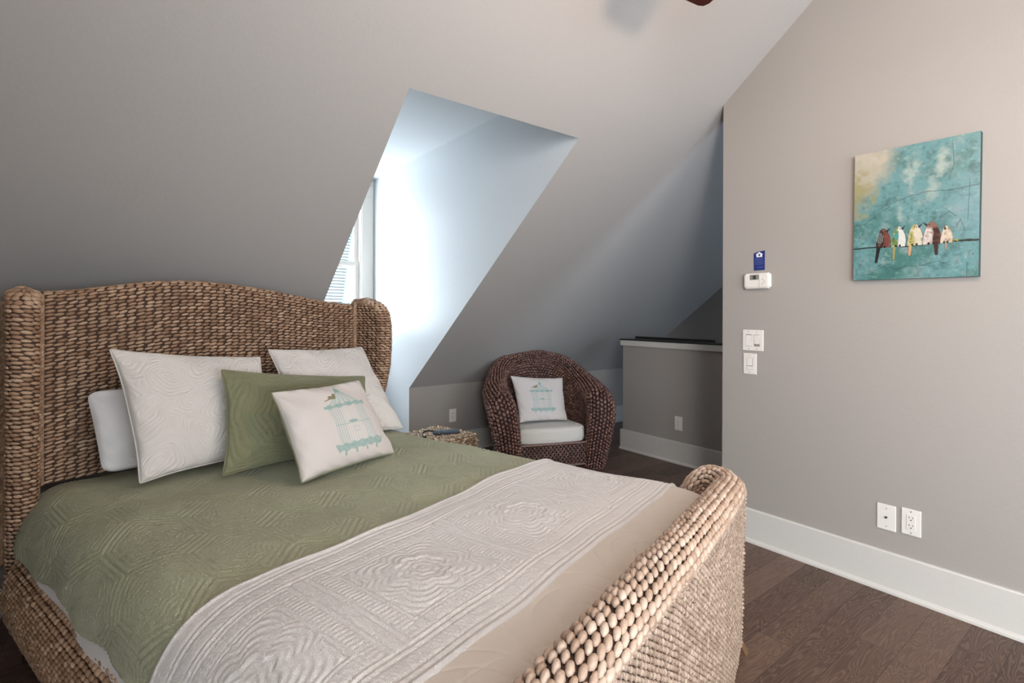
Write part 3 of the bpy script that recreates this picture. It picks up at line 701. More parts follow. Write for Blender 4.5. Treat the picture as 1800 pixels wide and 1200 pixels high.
# headboard panel -----------------------------------------------------
HW0, HW1, HL = -1.535, -0.145, 2.13
_HT = np.array([(-1.56, 1.340), (-1.489, 1.347), (-1.402, 1.360), (-1.308, 1.379), (-1.208, 1.396), (-1.12, 1.408), (-1.03, 1.413), (-0.94, 1.413), (-0.854, 1.409), (-0.685, 1.391), (-0.562, 1.373), (-0.395, 1.343), (-0.305, 1.331), (-0.12, 1.319)])
_wf = np.linspace(-1.56, -0.12, 145); _zf = np.convolve(np.pad(np.interp(_wf, _HT[:, 0], _HT[:, 1]), 9, 'edge'), np.ones(19)/19, 'valid')
def head_top(w_): return np.interp(w_, _wf, _zf)
def head_S(u, v):
    w_ = HW0+(HW1-HW0)*u; zt = head_top(w_); r = 0.035; z0 = 0.615
    H1 = zt-r-z0; Ltot = H1+pi*r+0.06; d = v*Ltot
    a = np.clip((d-H1)/r, 0, pi)
    z = np.where(d < H1, z0+d, zt-r+r*np.sin(a)) - np.clip(d-H1-pi*r, 0, None)
    lo_ = np.where(d < H1, 0, r-r*np.cos(a)); bow = 0.018*np.cos((w_-WC)*2.2)
    return B(w_, HL+bow+lo_, z)
V, Fq = grid(head_S, 60, 60)
hb = mesh('headboard', V, [Fq], M['wicker_back'], bed)
hbb = MB()
for i in range(24):
    wa = HW0+(HW1-HW0)*i/24; wb = HW0+(HW1-HW0)*(i+1)/24; za = float(head_top(np.array(wa))); zb_ = float(head_top(np.array(wb)))
    P = [B(wa, HL+0.068, 0.615), B(wb, HL+0.068, 0.615), B(wb, HL+0.084, zb_-0.09), B(wa, HL+0.084, za-0.09)]; hbb.add(P, [[3, 2, 1, 0]])
hbb.make('headboard_back', M['wicker_back'], bed)
woven('headboard_weave', hb, M['wicker'], [weave(head_S, 42, 60, 10, False, 0.22, 1.16, 1.04, 1.25, -1)])
# wings ---------------------------------------------------------------
EV = np.array([[0.30, .45], [0.45, .55], [0.6, .66], [0.8, .78], [0.88, .88], [0.97, .97], [1.1, 1.0], [1.2, .99], [1.26, .93], [1.30, .81], [1.325, .66], [1.342, .48], [1.352, .30]])
WLEN, DW, DL, WR = 0.225, 0.155, -0.988, 0.043
def wing_S(side):
    wc = HW0 if side < 0 else HW1
    def S(u, v):
        z = 0.30+(1.352-0.30)*v; e = np.interp(z, EV[:, 0], EV[:, 1])*WLEN
        r = WR*np.sqrt(np.clip(1-np.clip((z-1.31)/0.043, 0, 1)**2, 0.004, 1))
        d = u*(2*e+pi*r); a = np.clip((d-e)/r, 0, pi)
        along = np.where(d < e, d, np.where(d < e+pi*r, e+r*np.sin(a), 2*e+pi*r-d)); off = np.where(d < e, -r, np.where(d < e+pi*r, -r*np.cos(a), r))
        return B(wc+side*(DW*along-DL*off+0.050), HL+0.045+DL*along+DW*off, z)
    return S
for side in (-1, 1):
    S = wing_S(side); V, Fq = grid(S, 50, 60); wg = mesh('headboard_wing', V, [Fq], M['wicker_back'], bed)
    # cap the top
    woven('wing_weave', wg, M['wicker_pale'] if False else M['wicker'], [weave(S, 18, 72, 10*(-side), False, 0.25, 1.16, 1.04, 1.2, -side)])
    wc = HW0 if side < 0 else HW1
    rp = rope([B(wc+side*0.006, HL-0.004, z) for z in np.linspace(0.62, 1.33, 40)], 0.010, 0.026)
    mesh('binding_rope', rp[0], rp[1], M['wicker'], wg)
    rp = rope([B(wc+side*(0.050+WR+0.004), HL+0.05, z) for z in np.linspace(0.34, 1.30, 60)], 0.012, 0.028)
    mesh('edge_rope', rp[0], rp[1], M['wicker'], wg)
    m = MB(); lw = wc+side*0.04
    m.tube([B(lw, HL-0.05, 0.0), B(lw, HL-0.05, 0.34)], [0.022, 0.034], 10); m.make('head_leg', M['wicker_back'], bed, True)
# footboard -----------------------------------------------------------
FW0, FW1 = -1.725, 0.045
def foot_path(n=400):
    """centre line of the footboard in (w,l), wing to wing"""
    R = 0.075; Lw = 0.17; pts = []; top = []; bow = 0.075
    def bl(w_): return 0.045-bow*(1-((w_-WC)/(0.885))**2)
    c0, c1 = FW0+0.045, FW1-0.045
    for l in np.linspace(0.045+Lw, 0.045+R, 30): pts.append((c0, l))
    for a in np.linspace(pi, 1.5*pi, 24)[1:]: pts.append((c0+R+R*cos(a), 0.045+R+R*sin(a)))
    for w_ in np.linspace(c0+R, c1-R, 160)[1:]: pts.append((w_, bl(w_)))
    for a in np.linspace(1.5*pi, 2*pi, 24)[1:]: pts.append((c1-R+R*cos(a), 0.045+R+R*sin(a)))
    for l in np.linspace(0.045+R, 0.045+Lw, 30)[1:]: pts.append((c1, l))
    P = np.array(pts)
    k = np.ones(9)/9; Pp = np.vstack([np.repeat(P[:1], 4, 0), P, np.repeat(P[-1:], 4, 0)])
    P = np.stack([np.convolve(Pp[:, i], k, 'valid') for i in (0, 1)], 1)
    d = np.r_[0, np.cumsum(np.linalg.norm(np.diff(P, axis=0), axis=1))]
    s = np.linspace(0, d[-1], n); return np.stack([np.interp(s, d, P[:, i]) for i in (0, 1)], 1), d[-1]
FP, FLEN = foot_path()
_s = np.linspace(0, 1, len(FP))
FT = np.gradient(FP, axis=0); FT /= np.linalg.norm(FT, axis=1)[:, None]
def foot_ztop(w_, l_):
    z = np.interp(w_, [-1.75, -1.5, -1.2, -0.95, -0.65, -0.35, -0.1, 0.06], [0.64, 0.68, 0.715, 0.735, 0.735, 0.715, 0.685, 0.675])
    return z - np.clip((l_-0.10)/0.12, 0, 1)**2*0.10
def foot_S(u, v, inner_z=0.30):
    """v: 0 outer bottom .. 1 inner bottom (arc length)"""
    x = np.clip(u, 0, 1)
    w_ = np.interp(x, _s, FP[:, 0]); l_ = np.interp(x, _s, FP[:, 1]); tw = np.interp(x, _s, FT[:, 0]); tl = np.interp(x, _s, FT[:, 1])
    n_ = np.hypot(tw, tl); tw = tw/n_; tl = tl/n_
    ow, ol = tl, -tw              # outward (towards -l on the long run)
    endf = np.clip(np.minimum(x, 1-x)*FLEN/0.045, 0, 1); ht = 0.046*np.sqrt(1-(1-endf)**2+1e-4)
    zt = foot_ztop(w_, l_); r = ht
    z0 = 0.092
    H1 = zt-0.046-z0; H3 = zt-0.046-inner_z; d = np.interp(v, [0, .5, .65, 1], [0, 1, 2, 3]); d = np.where(d < 1, d*H1, np.where(d < 2, H1+(d-1)*pi*0.046, H1+pi*0.046+(d-2)*H3))
    a = np.clip((d-H1)/0.046, 0, pi)
    z = np.where(d < H1, z0+d, np.where(d < H1+pi*0.046, zt-0.046+0.046*np.sin(a), zt-0.046-(d-H1-pi*0.046)))
    off = np.where(d < H1, r, np.where(d < H1+pi*0.046, r*np.cos(a), -r))
    lean = 0.02*(z-0.4)
    return B(w_+ow*(off+lean), l_+ol*(off+lean), z)
V, Fq = grid(foot_S, 240, 70)
fb = mesh('footboard', V, [Fq], M['wicker_back'], bed)
# fractions of v for outer face / rim / inner
VO, VR = 0.445, 0.605
def rng_S(S, u0, u1, v0, v1): return lambda u, v: S(u0+(u1-u0)*u, v0+(v1-v0)*v)
woven('outer_weave', fb, M['wicker_outer'], [weave(rng_S(foot_S, 0, 1, 0.0, 0.5), 200, 40, 16, True, 0.5, 1.04, 0.90, 1.35, 1, 'v', 0.05)])
woven('rim_braid', fb, M['wicker_pale'], [weave(rng_S(foot_S, 0, 1, 0.498, 0.652), 74, 9, 24, False, 0.5, 1.22, 1.12, 1.0, 1, 'u', 0.06, 0.002)])
woven('inner_weave', fb, M['wicker_pale'], [weave(rng_S(foot_S, 0, 1, 0.652, 1.0), 86, 26, 14, False, 0.5, 1.2, 1.18, 0.9, 1, 'u', 0.06)])
uu = np.linspace(0.01, 0.99, 300); rp = rope(foot_S(uu, np.full(300, 0.495))+np.array([0, 0, 0.0]), 0.0085, 0.030)
mesh('rim_rope', rp[0], rp[1], M['wicker_pale'], fb)
# legs of the footboard
for w_ in (FW0+0.055, FW1-0.055):
    sg = 1 if w_ > WC else -1
    def lb(w0, l0, z0, hw): return [B(w0-hw, l0-hw, z0), B(w0+hw, l0-hw, z0), B(w0+hw, l0+hw, z0), B(w0-hw, l0+hw, z0)]
    V = lb(w_+sg*0.036, -0.004, 0.0, 0.015)+lb(w_+sg*0.020, 0.026, 0.06, 0.020)+lb(w_-sg*0.010, 0.055, 0.16, 0.028)
    F = [[3, 2, 1, 0], [8, 9, 10, 11]]+[[k*4+i, k*4+(i+1) % 4, k*4+4+(i+1) % 4, k*4+4+i] for k in (0, 1) for i in range(4)]
    mesh('foot_leg', np.array(V), F, M['wood_leg'], bed, False)
# side rails
for side in (-1, 1):
    def rail_S(u, v, side=side):
        l_ = 0.12+1.86*u; z = 0.165+0.245*v + 0.0*u
        out = 0.785+0.030*np.clip(np.sin(v*pi), 0, 1)-0.01*np.cos(u*pi)
        t = np.clip((v-0.8)/0.2, 0, 1); out = out-0.018*t**2
        return B(WC+side*out, l_, z-0.0*t)
    V, Fq = grid(rail_S, 40, 16); rl = mesh('side_rail', V, [Fq], M['wicker_back'], bed)
    V2, F2 = grid(lambda u, v: rail_S(u, v)+np.array([-side*0.05*EW[0], -side*0.05*EW[1], 0]), 40, 4)
    woven('rail_weave', rl, M['wicker'], [weave(rail_S, 70, 19, 8, False, 0.5, 1.08, 1.05, 1.0, side, 'u', 0.03)])
# box base and mattress
def slab(name, w0, w1, l0, l1, z0, z1, r, mat, parent):
    def S(u, v):
        a = u*2*pi; n = 6.0; cx = np.sign(np.cos(a))*np.abs(np.cos(a))**(2/n); cy = np.sign(np.sin(a))*np.abs(np.sin(a))**(2/n)
        z = np.interp(v, [0, .12, .25, .75, .88, 1], [z0, z0+0.0*r, z0+r, z1-r, z1, z1]); k = np.interp(v, [0, .12, .18, .25, .75, .82, .88, 1], [0.0, 1-2*r, 1-r*0.8, 1, 1, 1-r*0.8, 1-2*r, 0.0])
        z = np.interp(v, [0, .12, .18, .25, .75, .82, .88, 1], [z0, z0, z0+r*.35, z0+r, z1-r, z1-r*.35, z1, z1])
        return B((w0+w1)/2+(w1-w0)/2*cx*k, (l0+l1)/2+(l1-l0)/2*cy*k, z)
    V, Fq = grid(S, 97, 40); return mesh(name, V, [Fq], mat, parent)
slab('box_spring', WC-0.755, WC+0.755, 0.13, 2.06, 0.14, 0.36, 0.03, M['sheet'], bed)
mt = thing('mattress', 'white mattress under the sage quilt', 'mattress', tuple(B(WC, 1.1, 0.36)))
slab('mattress_body', WC-0.765, WC+0.765, 0.13, 2.07, 0.362, 0.606, 0.06, M['sheet'], mt)

# ---- cloth over the bed
ZT = 0.628
def drape_sec(q, hang):
    """section across the bed: q in metres from centre -> (dw, z drop)"""
    s = np.sign(q); a = np.abs(q); flat = 0.62; R = 0.17
    # flat part, wide soft shoulder, then hanging side
    th = np.clip((a-flat)/R, 0, 1.38)
    dw = np.where(a < flat, a, flat+R*np.sin(th)); dz = np.where(a < flat, 0, R*(1-np.cos(th)))
    rest = np.clip(a-flat-1.38*R, 0, None); dw = dw+rest*cos(1.38)*0.7; dz = dz+rest*sin(1.38)
    return s*dw, dz
def low_wrinkle(x, y):
    return 0.0040*np.sin(x*9+2.2*np.sin(y*3.1))*np.sin(y*5.3+1.0)+0.0035*np.sin(y*13+x*6+1.5*np.sin(x*4))+0.002*np.sin(x*23-y*7)
def hexpat(x, y):
    """quilting relief: elongated hexagons in triple lines with scallops"""
    a = 0.21; xs = x/a; ys = y/(a*1.5)
    # hex lattice distance
    r = np.array([1.0, 1.7320508]); best = None
    P = np.stack([xs, ys], 1)
    A_ = np.mod(P, r)-r/2; B_ = np.mod(P-r/2, r)-r/2
    g = np.where((np.sum(A_**2, 1) < np.sum(B_**2, 1))[:, None], A_, B_)
    ag = np.abs(g); e = 0.5-np.maximum(ag[:, 0], ag[:, 0]*0.5+ag[:, 1]*0.8660254)
    e = e*a
    ln = lambda d, w_: np.exp(-(d/w_)**2)
    h = -0.0030*ln(e, 0.0035)-0.0024*ln(e-0.015, 0.0030)-0.0020*ln(e-0.028, 0.0028)
    rr = np.hypot(g[:, 0], g[:, 1])*a; th = np.arctan2(g[:, 1], g[:, 0])
    inner = np.clip((e-0.032)/0.01, 0, 1)
    sc = rr+0.010*np.abs(np.sin(th*4+1.0))
    h += inner*(-0.0012*(0.5+0.5*np.cos(sc/0.0125*2*pi)))
    blk = (np.abs(np.mod(th/(pi/3)+0.5, 1)-0.5) < 0.13)*np.exp(-((e-0.028)/0.02)**2)
    h += -0.0014*blk*(0.5+0.5*np.cos(rr*0+ (g[:, 0]+g[:, 1]*1.7)*a/0.010*2*pi))
    return h*1.5
def runpat(x, y):
    """medallion quilting for the cream cover; x along the bed width, y across the strip"""
    ln = lambda d, w_: np.exp(-(d/w_)**2)
    h = np.zeros_like(x)
    for y0 in (0.020, 0.035, 0.075, 0.090, 0.46, 0.475, 0.515, 0.53): h += -0.0022*ln(y-y0, 0.003)
    band = ((y > 0.035) & (y < 0.075)) | ((y > 0.475) & (y < 0.515))
    h += band*(-0.0012*(0.5+0.5*np.cos((x+y*0.5)/0.012*2*pi)))
    T = 0.44; xm = np.mod(x+0.10, T)-T/2; ym = y-0.275
    sq = np.maximum(np.abs(xm), np.abs(ym)*1.1)
    for d in (0.205, 0.190, 0.150, 0.140): h += -0.0020*ln(sq-d, 0.003)*(np.abs(ym) < 0.19)
    h += ((sq > 0.152) & (sq < 0.188) & (np.abs(ym) < 0.19))*(-0.0012*(0.5+0.5*np.cos(np.where(np.abs(xm) > np.abs(ym)*1.1, ym, xm)/0.013*2*pi)))
    r = np.hypot(xm, ym); th = np.arctan2(ym, xm)
    ros = r/(1+0.22*np.abs(np.cos(th*4)))
    h += (sq < 0.14)*(-0.0016*(0.5+0.5*np.cos(np.clip(ros, 0, 1)/0.0165*2*pi)))
    h += (sq < 0.14)*0.0022*np.exp(-((ros-0.062)/0.012)**2)
    return h*1.5
def cloth(name, q0, q1, l0f, l1f, relief, lift, mat, label, cat, res=0.0033, thickness=0.006, parent=None, zfoot=True, edge_roll=None):
    lm = 2.1; nu = int((q1-q0)/res); nv = int((l1f(np.array([0.]))[0]-l0f(np.array([0.]))[0])/res)
    u, v = np.meshgrid(np.linspace(0, 1, nu), np.linspace(0, 1, nv), indexing='ij'); u = u.ravel(); v = v.ravel()
    q = q0+(q1-q0)*u; l = l0f(q)+(l1f(q)-l0f(q))*v
    dw, dz = drape_sec(q, 0.2)
    z = ZT-dz+lift
    side = np.clip((np.abs(q)-0.80)/0.15, 0, 1)
    wav = low_wrinkle(q, l)*(1-0.4*side)
    fold = side*(0.018*np.sin(l*11+0.8*np.sin(l*5))+0.008*np.sin(l*27))
    dw = dw+np.sign(q)*fold*np.where(q < 0, 0.6, 0.4)
    # the bedding sinks a little towards the foot and the head edge
    z = z+wav+0.006*np.sin((l-0.3)*2.2)-0.022*np.clip((0.16-l)/0.16, 0, 1)**1.5 - 0.006*np.clip((l-1.9)/0.2, 0, 1)
    P = B(WC+dw, l, z)
    Du = np.gradient(P.reshape(nu, nv, 3), axis=0); Dv = np.gradient(P.reshape(nu, nv, 3), axis=1)
    Nn = np.cross(Du, Dv).reshape(-1, 3); Nn /= np.linalg.norm(Nn, axis=1)[:, None]+1e-12
    h = relief(q, l-l0f(q)) if relief else 0
    if edge_roll is not None:
        dl = np.minimum(v*(l1f(q)-l0f(q)), (1-v)*(l1f(q)-l0f(q))); dq = np.minimum(q-q0, q1-q); de = np.minimum(dl, dq)
        h = h+0.004*np.exp(-((de-0.006)/0.005)**2)
        h = h-np.clip((0.006-de)/0.006, 0, 1)*lift*0.8
    P = P+Nn*np.asarray(h).reshape(-1, 1)
    # skirt so that the cloth has thickness
    idx = np.arange(nu*nv).reshape(nu, nv); ring = np.concatenate([idx[:, 0], idx[-1, 1:], idx[-2::-1, -1], idx[0, -2:0:-1]])
    Pr = P[ring]-Nn[ring]*thickness; k = len(P); n = len(ring)
    sk = np.stack([ring, k+np.arange(n), k+(np.arange(n)+1) % n, np.roll(ring, -1)], 1)
    V = np.vstack([P, Pr])
    if parent is not None: return mesh(name, V, [grid_faces(nu, nv), sk], mat, parent)
    o = mesh(name, V, [grid_faces(nu, nv), sk], mat, None, True, tuple(B(WC, 1.0, ZT))); tag(o, label, cat); return o
def qhead(q):   # head-end edge of the quilt, slanting down the left side
    return 2.075-0.02*np.cos(q*3)-0.10*np.clip((-q-0.75)/0.3, 0, 1)
cloth('quilt', -0.905, 0.93, lambda q: 0*q+0.135, qhead, hexpat, 0.004, M['green'], 'sage green quilted coverlet spread over the bed', 'quilt', 0.0036)
rt = lambda q: 0.752+0.012*np.sin(q*6)+0.03*np.clip(-q-0.3, 0, 1)*0.6
rn = thing('bed_runner', 'cream quilted cover folded across the foot of the bed', 'bed runner', tuple(B(WC, 0.45, ZT)))
cloth('cover_panel', -0.965, 0.96, lambda q: 0*q+0.195+0.004*np.sin(q*9), rt, runpat, 0.017, M['cream'], None, None, 0.0032, 0.012, rn, True, True)
def backpat(x, y):
    ln = lambda d, w_: np.exp(-(d/w_)**2); h = 0*x
    xm = np.mod(x+0.05, 0.36)-0.18; r = np.hypot(xm, y-0.03)
    for d in (0.06, 0.12, 0.17): h += -0.0024*ln(r-d, 0.0035)
    h += -0.0018*ln(y-0.05-0.04*np.sin(x*9), 0.003)
    th = np.arctan2(y-0.03, xm); h += -0.0016*ln(np.sin(th*4)*r, 0.004)*(r < 0.12)
    return h
cloth('turned_back_lining', -0.955, 0.95, lambda q: 0*q+0.085-0.075*(1-(q/0.885)**2)*np.clip(1-q*q*1.2,0,1)*0.8, lambda q: 0*q+0.215, backpat, 0.011, M['cream_back'], None, None, 0.0035, 0.008, rn)['label'] = 'beige lining side of the cream cover, near the footboard'
# white sheet showing at the head corner and below the hem on the left
def sheet_S(u, v):
    q = -1.10+0.16*u*0-0.0; l = 0.2+1.85*v; dw, dz = drape_sec(np.full_like(u, -0.78)-0.17*(1-u), 0)
    return B(WC+dw+0.012+0.004*np.sin(l*14), l, ZT-dz-0.012)
V, Fq = grid(sheet_S, 12, 120); o = mesh('bed_sheet', V, [Fq], M['sheet'], None, True, tuple(B(WC, 1.0, 0.5))); tag(o, 'white quilted cover edge hanging below the sage quilt beside the rail', 'sheet')

# ---- pillows
def pillow(name, label, corners, puff, mat, sharp=3.0, pattern=None, back_mat=None, piping=None, col=None, n=150, sag=0.03, origin=None, group=None, edge_in=0.04, rnd=0.03):
    """corners BL, BR, TR, TL in (w,l,z) or world; front faces the foot"""
    BL, BR, TR, TL = [np.array(c, float) for c in corners]
    cen = (BL+BR+TR+TL)/4; nrm = np.cross(BR-BL, TL-BL); nrm /= np.linalg.norm(nrm)
    W_ = np.linalg.norm(BR-BL); H_ = np.linalg.norm(TL-BL)
    t = thing(name, label, 'pillow' if 'cushion' not in name else 'cushion', tuple(cen), group)
    def base_pt(u, v):
        # pull edges inward between the corners
        iu = edge_in*(1-np.abs(2*v-1)**3.5); iv = edge_in*(1-np.abs(2*u-1)**3.5)
        uu = u*(1-2*iu)+iu; vv = v*(1-2*iv)+iv
        a_ = 2*u-1; b_ = 2*v-1; kk = 1-rnd*(np.abs(a_)*np.abs(b_))**10; uu = 0.5+(uu-0.5)*kk; vv = 0.5+(vv-0.5)*kk
        return (1-uu)[:, None]*(1-vv)[:, None]*BL+uu[:, None]*(1-vv)[:, None]*BR+uu[:, None]*vv[:, None]*TR+(1-uu)[:, None]*vv[:, None]*TL
    def prof(u, v):
        a = np.clip(1-(2*u-1)**2, 0, 1)**0.5; b = np.clip(1-(2*v-1)**2, 0, 1)**0.5
        return (a*b)**0.7*(0.9+0.1*np.cos((v-0.35)*3))
    k = n if n > 90 else 90
    for sgn, nm, mt_ in ((1, 'front_cover', mat), (-1, 'back_cover', back_mat or mat)):
        nn = k if sgn > 0 else 50
        g = np.linspace(0, 1, nn); g = 0.5-0.5*np.cos(g*pi)*1.0 if False else g
        u, v = np.meshgrid(g, g, indexing='ij'); u = u.ravel(); v = v.ravel()
        P = base_pt(u, v); h = prof(u, v)*puff*(1.0 if sgn > 0 else 0.8)
        wr = (0.010 if pattern is None and col is None else 0.006)*np.sin(u*11+3*v+2*np.sin(v*6))*np.sin(v*9+2)*np.clip(prof(u, v)*3, 0, 1)
        ed = np.minimum(np.minimum(u, 1-u), np.minimum(v, 1-v)); wr += 0.003*np.sin((u+v*0.7)*42)*np.exp(-(ed/0.07)**2)*np.clip(ed/0.02, 0, 1)
        h = h+wr
        if pattern is not None and sgn > 0: h = h+pattern(u*W_, v*H_)*np.clip(ed/0.03, 0, 1)
        P = P+nrm*sgn*h[:, None]
        colr = col(u, v) if (col is not None and sgn > 0) else None
        mesh(nm, P, [grid_faces(nn, nn) if sgn > 0 else grid_faces(nn, nn)[:, ::-1]], mt_, t, True, None, colr)
    if piping is not None:
        r = 0.0035; a = np.linspace(0, 1, 60)
        ed_u = np.concatenate([a, np.ones(60), a[::-1], np.zeros(60)]); ed_v = np.concatenate([np.zeros(60), a, np.ones(60), a[::-1]])
        m = MB(); m.tube(base_pt(ed_u, ed_v)[::1], r, 6, False); m.make('piping', piping, t, True)
    return t
def paisley(x, y):
    xw = x+0.012*np.sin(y*31+1.0)+0.006*np.sin(y*73+x*20); yw = y+0.012*np.sin(x*27+2.0)+0.006*np.sin(x*66-y*18)
    best = np.full(len(x), 9.0); cnt = np.zeros(len(x))
    for (cx, cy, R, ph) in ((0.15, 0.40, 0.070, 0.3), (0.36, 0.27, 0.085, 1.3), (0.20, 0.17, 0.065, 2.3), (0.44, 0.45, 0.055, 3.0), (0.05, 0.27, 0.045, 0.9), (0.44, 0.09, 0.070, 0.1), (0.05, 0.06, 0.050, 2.0), (0.03, 0.47, 0.045, 2.0), (0.29, 0.48, 0.040, 1.0), (0.30, 0.05, 0.035, 0.5), (0.52, 0.27, 0.050, 2.6), (0.18, 0.28, 0.03, 0.2)):
        dx, dy = xw-cx, yw-cy; r = np.hypot(dx, dy); th = np.arctan2(dy, dx)
        rr = r*(1+0.32*np.cos(th-ph)+0.10*np.cos(2*th+ph*2))-R; best = np.minimum(best, rr)
    h = -0.0030*(0.5+0.5*np.cos(best/0.0125*2*pi))-0.0022*np.exp(-(best/0.003)**2)
    return h+0.0010*(fbm(x, y, 60, 2, 5)-0.5)
def shampat(x, y):
    ln = lambda d, w_: np.exp(-(d/w_)**2); X = np.abs(x-0.34); Y = np.abs(y-0.215)
    s = np.maximum(X*0.62, Y)+0.25*np.minimum(X, Y); s = s+0.006*np.sin(x*40)*np.cos(y*33); h = -0.0050*(0.5+0.5*np.cos(s/0.016*2*pi))
    return h+0.6*hexpat(x, y)
def Bp(w_, l_, z_): return tuple(B(w_, l_, z_))
pillow('sleeping_pillow', 'plain white sleeping pillow at the far left against the headboard', [Bp(-1.40, 1.96, .650), Bp(-.78, 1.96, .650), Bp(-.80, 2.05, .95), Bp(-1.43, 2.05, .965)], 0.062, M['sheet'], n=90, edge_in=0.012, rnd=0.075, group='white sleeping pillows against the headboard')
pillow('sleeping_pillow', 'plain greyish white sleeping pillow peeking between the two quilted shams', [Bp(-.74, 1.96, .650), Bp(-.18, 1.96, .650), Bp(-.20, 2.05, .90), Bp(-.77, 2.05, .93)], 0.055, M['sheet'], n=90, edge_in=0.012, rnd=0.075, group='white sleeping pillows against the headboard')
pillow('quilted_sham', 'large ivory quilted square sham at the left in front of the white pillow', [Bp(-1.356, 1.722, .648), Bp(-.82, 1.74, .650), Bp(-.79, 1.955, 1.062), Bp(-1.392, 1.93, 1.135)], 0.088, M['sham'], pattern=paisley, piping=M['sham'], n=230, group='ivory quilted square shams')
pillow('quilted_sham', 'large ivory quilted square sham at the right behind the green pillow', [Bp(-.74, 1.70, .648), Bp(-.165, 1.655, .648), Bp(-.19, 1.985, 1.078), Bp(-.75, 1.985, 1.095)], 0.080, M['sham'], pattern=paisley, piping=M['sham'], n=230, group='ivory quilted square shams')
pillow('green_pillow', 'sage green quilted oblong pillow behind the birdcage pillow', [Bp(-1.14, 1.58, .648), Bp(-.46, 1.50, .648), Bp(-.345, 1.75, .942), Bp(-1.075, 1.74, 1.042)], 0.070, M['green_sham'], pattern=shampat, piping=M['green_sham'], n=240)
CREAM = srgb(200, 192, 187)
def cage(uc, vt, sx, sc):
    def f(u, v):
        """v up"""
        x = (u-uc)/sx; y = (1-v-vt)/sc*1.0    # y down from the finial
        C = np.zeros((len(u), 3))+np.array(CREAM); ink = srgb(126, 158, 152); ink2 = srgb(160, 180, 175)
        n = fbm(u, v, 60, 3, 4)
        # finial
        C = over(C, ss(np.hypot(x, (y-0.04))-0.035, 0.02)*0.8, ink2); C = over(C, ss(np.hypot(x/0.06, (y-0.11)/0.05)-1, 0.2)*0.85, ink)
        C = over(C, ss(np.abs(x)-0.012, 0.01)*((y > 0.03) & (y < 0.2))*0.8, ink)
        # dome
        t = (y-0.13)/0.27; hw = 0.05+0.30*np.clip(t, 0, 1)**1.25
        dome = ss(np.abs(x)-hw, 0.02)*((t > 0) & (t < 1)); C = over(C, dome*0.45, ink2)
        C = over(C, dome*ss(np.abs(np.sin(x/hw*9))-0.35, 0.3)*0.6, ink); C = over(C, ss(np.abs(np.abs(x)-hw)-0.012, 0.012)*((t > 0) & (t < 1))*0.8, ink)
        # eave
        sc_ = 0.012*np.abs(np.sin(x*30)); C = over(C, ss(np.abs(y-0.43-sc_*0.5)-0.035-0.012*np.sin(x*30), 0.015)*ss(np.abs(x)-0.50+0.2*(y-0.38), 0.02)*0.9*(0.6+0.6*n), ink)
        # bars
        body = (np.abs(x) < 0.42)*((y > 0.46) & (y < 1.13)); bars = ss(np.abs(np.sin(x*pi/0.052))-0.32, 0.25)
        C = over(C, body*bars*(0.55+0.35*(np.abs(x) > 0.19)), srgb(132, 158, 154)); C = over(C, body*(np.abs(x) > 0.22)*0.22, ink2)
        C = over(C, (np.abs(x) < 0.42)*ss(np.abs(y-0.80)-0.006, 0.008)*0.7, srgb(120, 160, 158))
        C = over(C, ss(np.hypot(x/0.11, (y-0.77)/0.028)-1, 0.3)*0.85, ink)
        d = np.abs(np.maximum(np.abs(x-0.02)/0.05, np.abs(y-0.92)/0.045)-1); C = over(C, ss(d-0.1, 0.15)*0.6, ink)
        # base
        C = over(C, ss(np.abs(y-1.19)-0.060-0.012*np.sin(x*34), 0.015)*ss(np.abs(x)-0.56+0.5*(y-1.13), 0.02)*0.85*(0.55+0.7*n), ink)
        for xf in (-0.36, -0.12, 0.12, 0.36): C = over(C, ss(np.hypot((x-xf)/0.022, (y-1.285)/0.04)-1, 0.3)*0.85, ink)
        # bird
        br = srgb(120, 108, 72); C = over(C, ss(np.hypot((x+0.21-(y-0.25)*0.6)/0.085, (y-0.25)/0.038)-1, 0.2)*0.9, br); C = over(C, ss(np.hypot(x+0.145, y-0.205)-0.035, 0.015)*0.95, br)
        dd, tt = seg(x, y, (-0.26, 0.27), (-0.40, 0.30)); C = over(C, ss(dd-0.014*(1-0.5*tt), 0.01)*0.9, br)
        return C
    return f
pillow('birdcage_pillow', 'ivory pillow printed with a pale blue birdcage, front of the bed pillows', [Bp(-1.005, 1.262, .650), Bp(-.527, 1.305, .650), Bp(-.585, 1.49, .968), Bp(-1.01, 1.47, .965)], 0.072, M['print'], back_mat=M['green_sham'], piping=M['green_sham'], col=cage(0.585, 0.045, 0.50, 0.66), n=260, group='birdcage print pillows')

# ------------------------------------------------------------------ SEAGRASS TABLE, REMOTE, CABLE
ta = radians(14); TE = np.array([cos(ta), sin(ta)]); TH = np.array([-sin(ta), cos(ta)])
TC = np.array([1.815, 2.732])-TE*0.18+TH*0.185
def Tt(a, b, z): a, b, z = np.broadcast_arrays(np.asarray(a, float), np.asarray(b, float), np.asarray(z, float)); return np.stack([TC[0]+a*TE[0]+b*TH[0], TC[1]+a*TE[1]+b*TH[1], z], -1)
tb = thing('seagrass_table', 'low square woven seagrass cube table between bed and armchair', 'side table', (TC[0], TC[1], 0))
m = MB(); hw = 0.178; m.box((-hw, -hw, 0.0), (hw, hw, 0.492), lambda p: Tt(*p)); m.make('core', M['wicker_back'], tb)
S = lambda u, v: Tt((u-0.5)*0.372, (v-0.5)*0.372, 0.492+0*u)
woven('top_weave', tb, M['sea'], [weave(S, 16, 24, 18, True, 0.5, 1.2, 1.15, 0.9, 1)])
parts = []
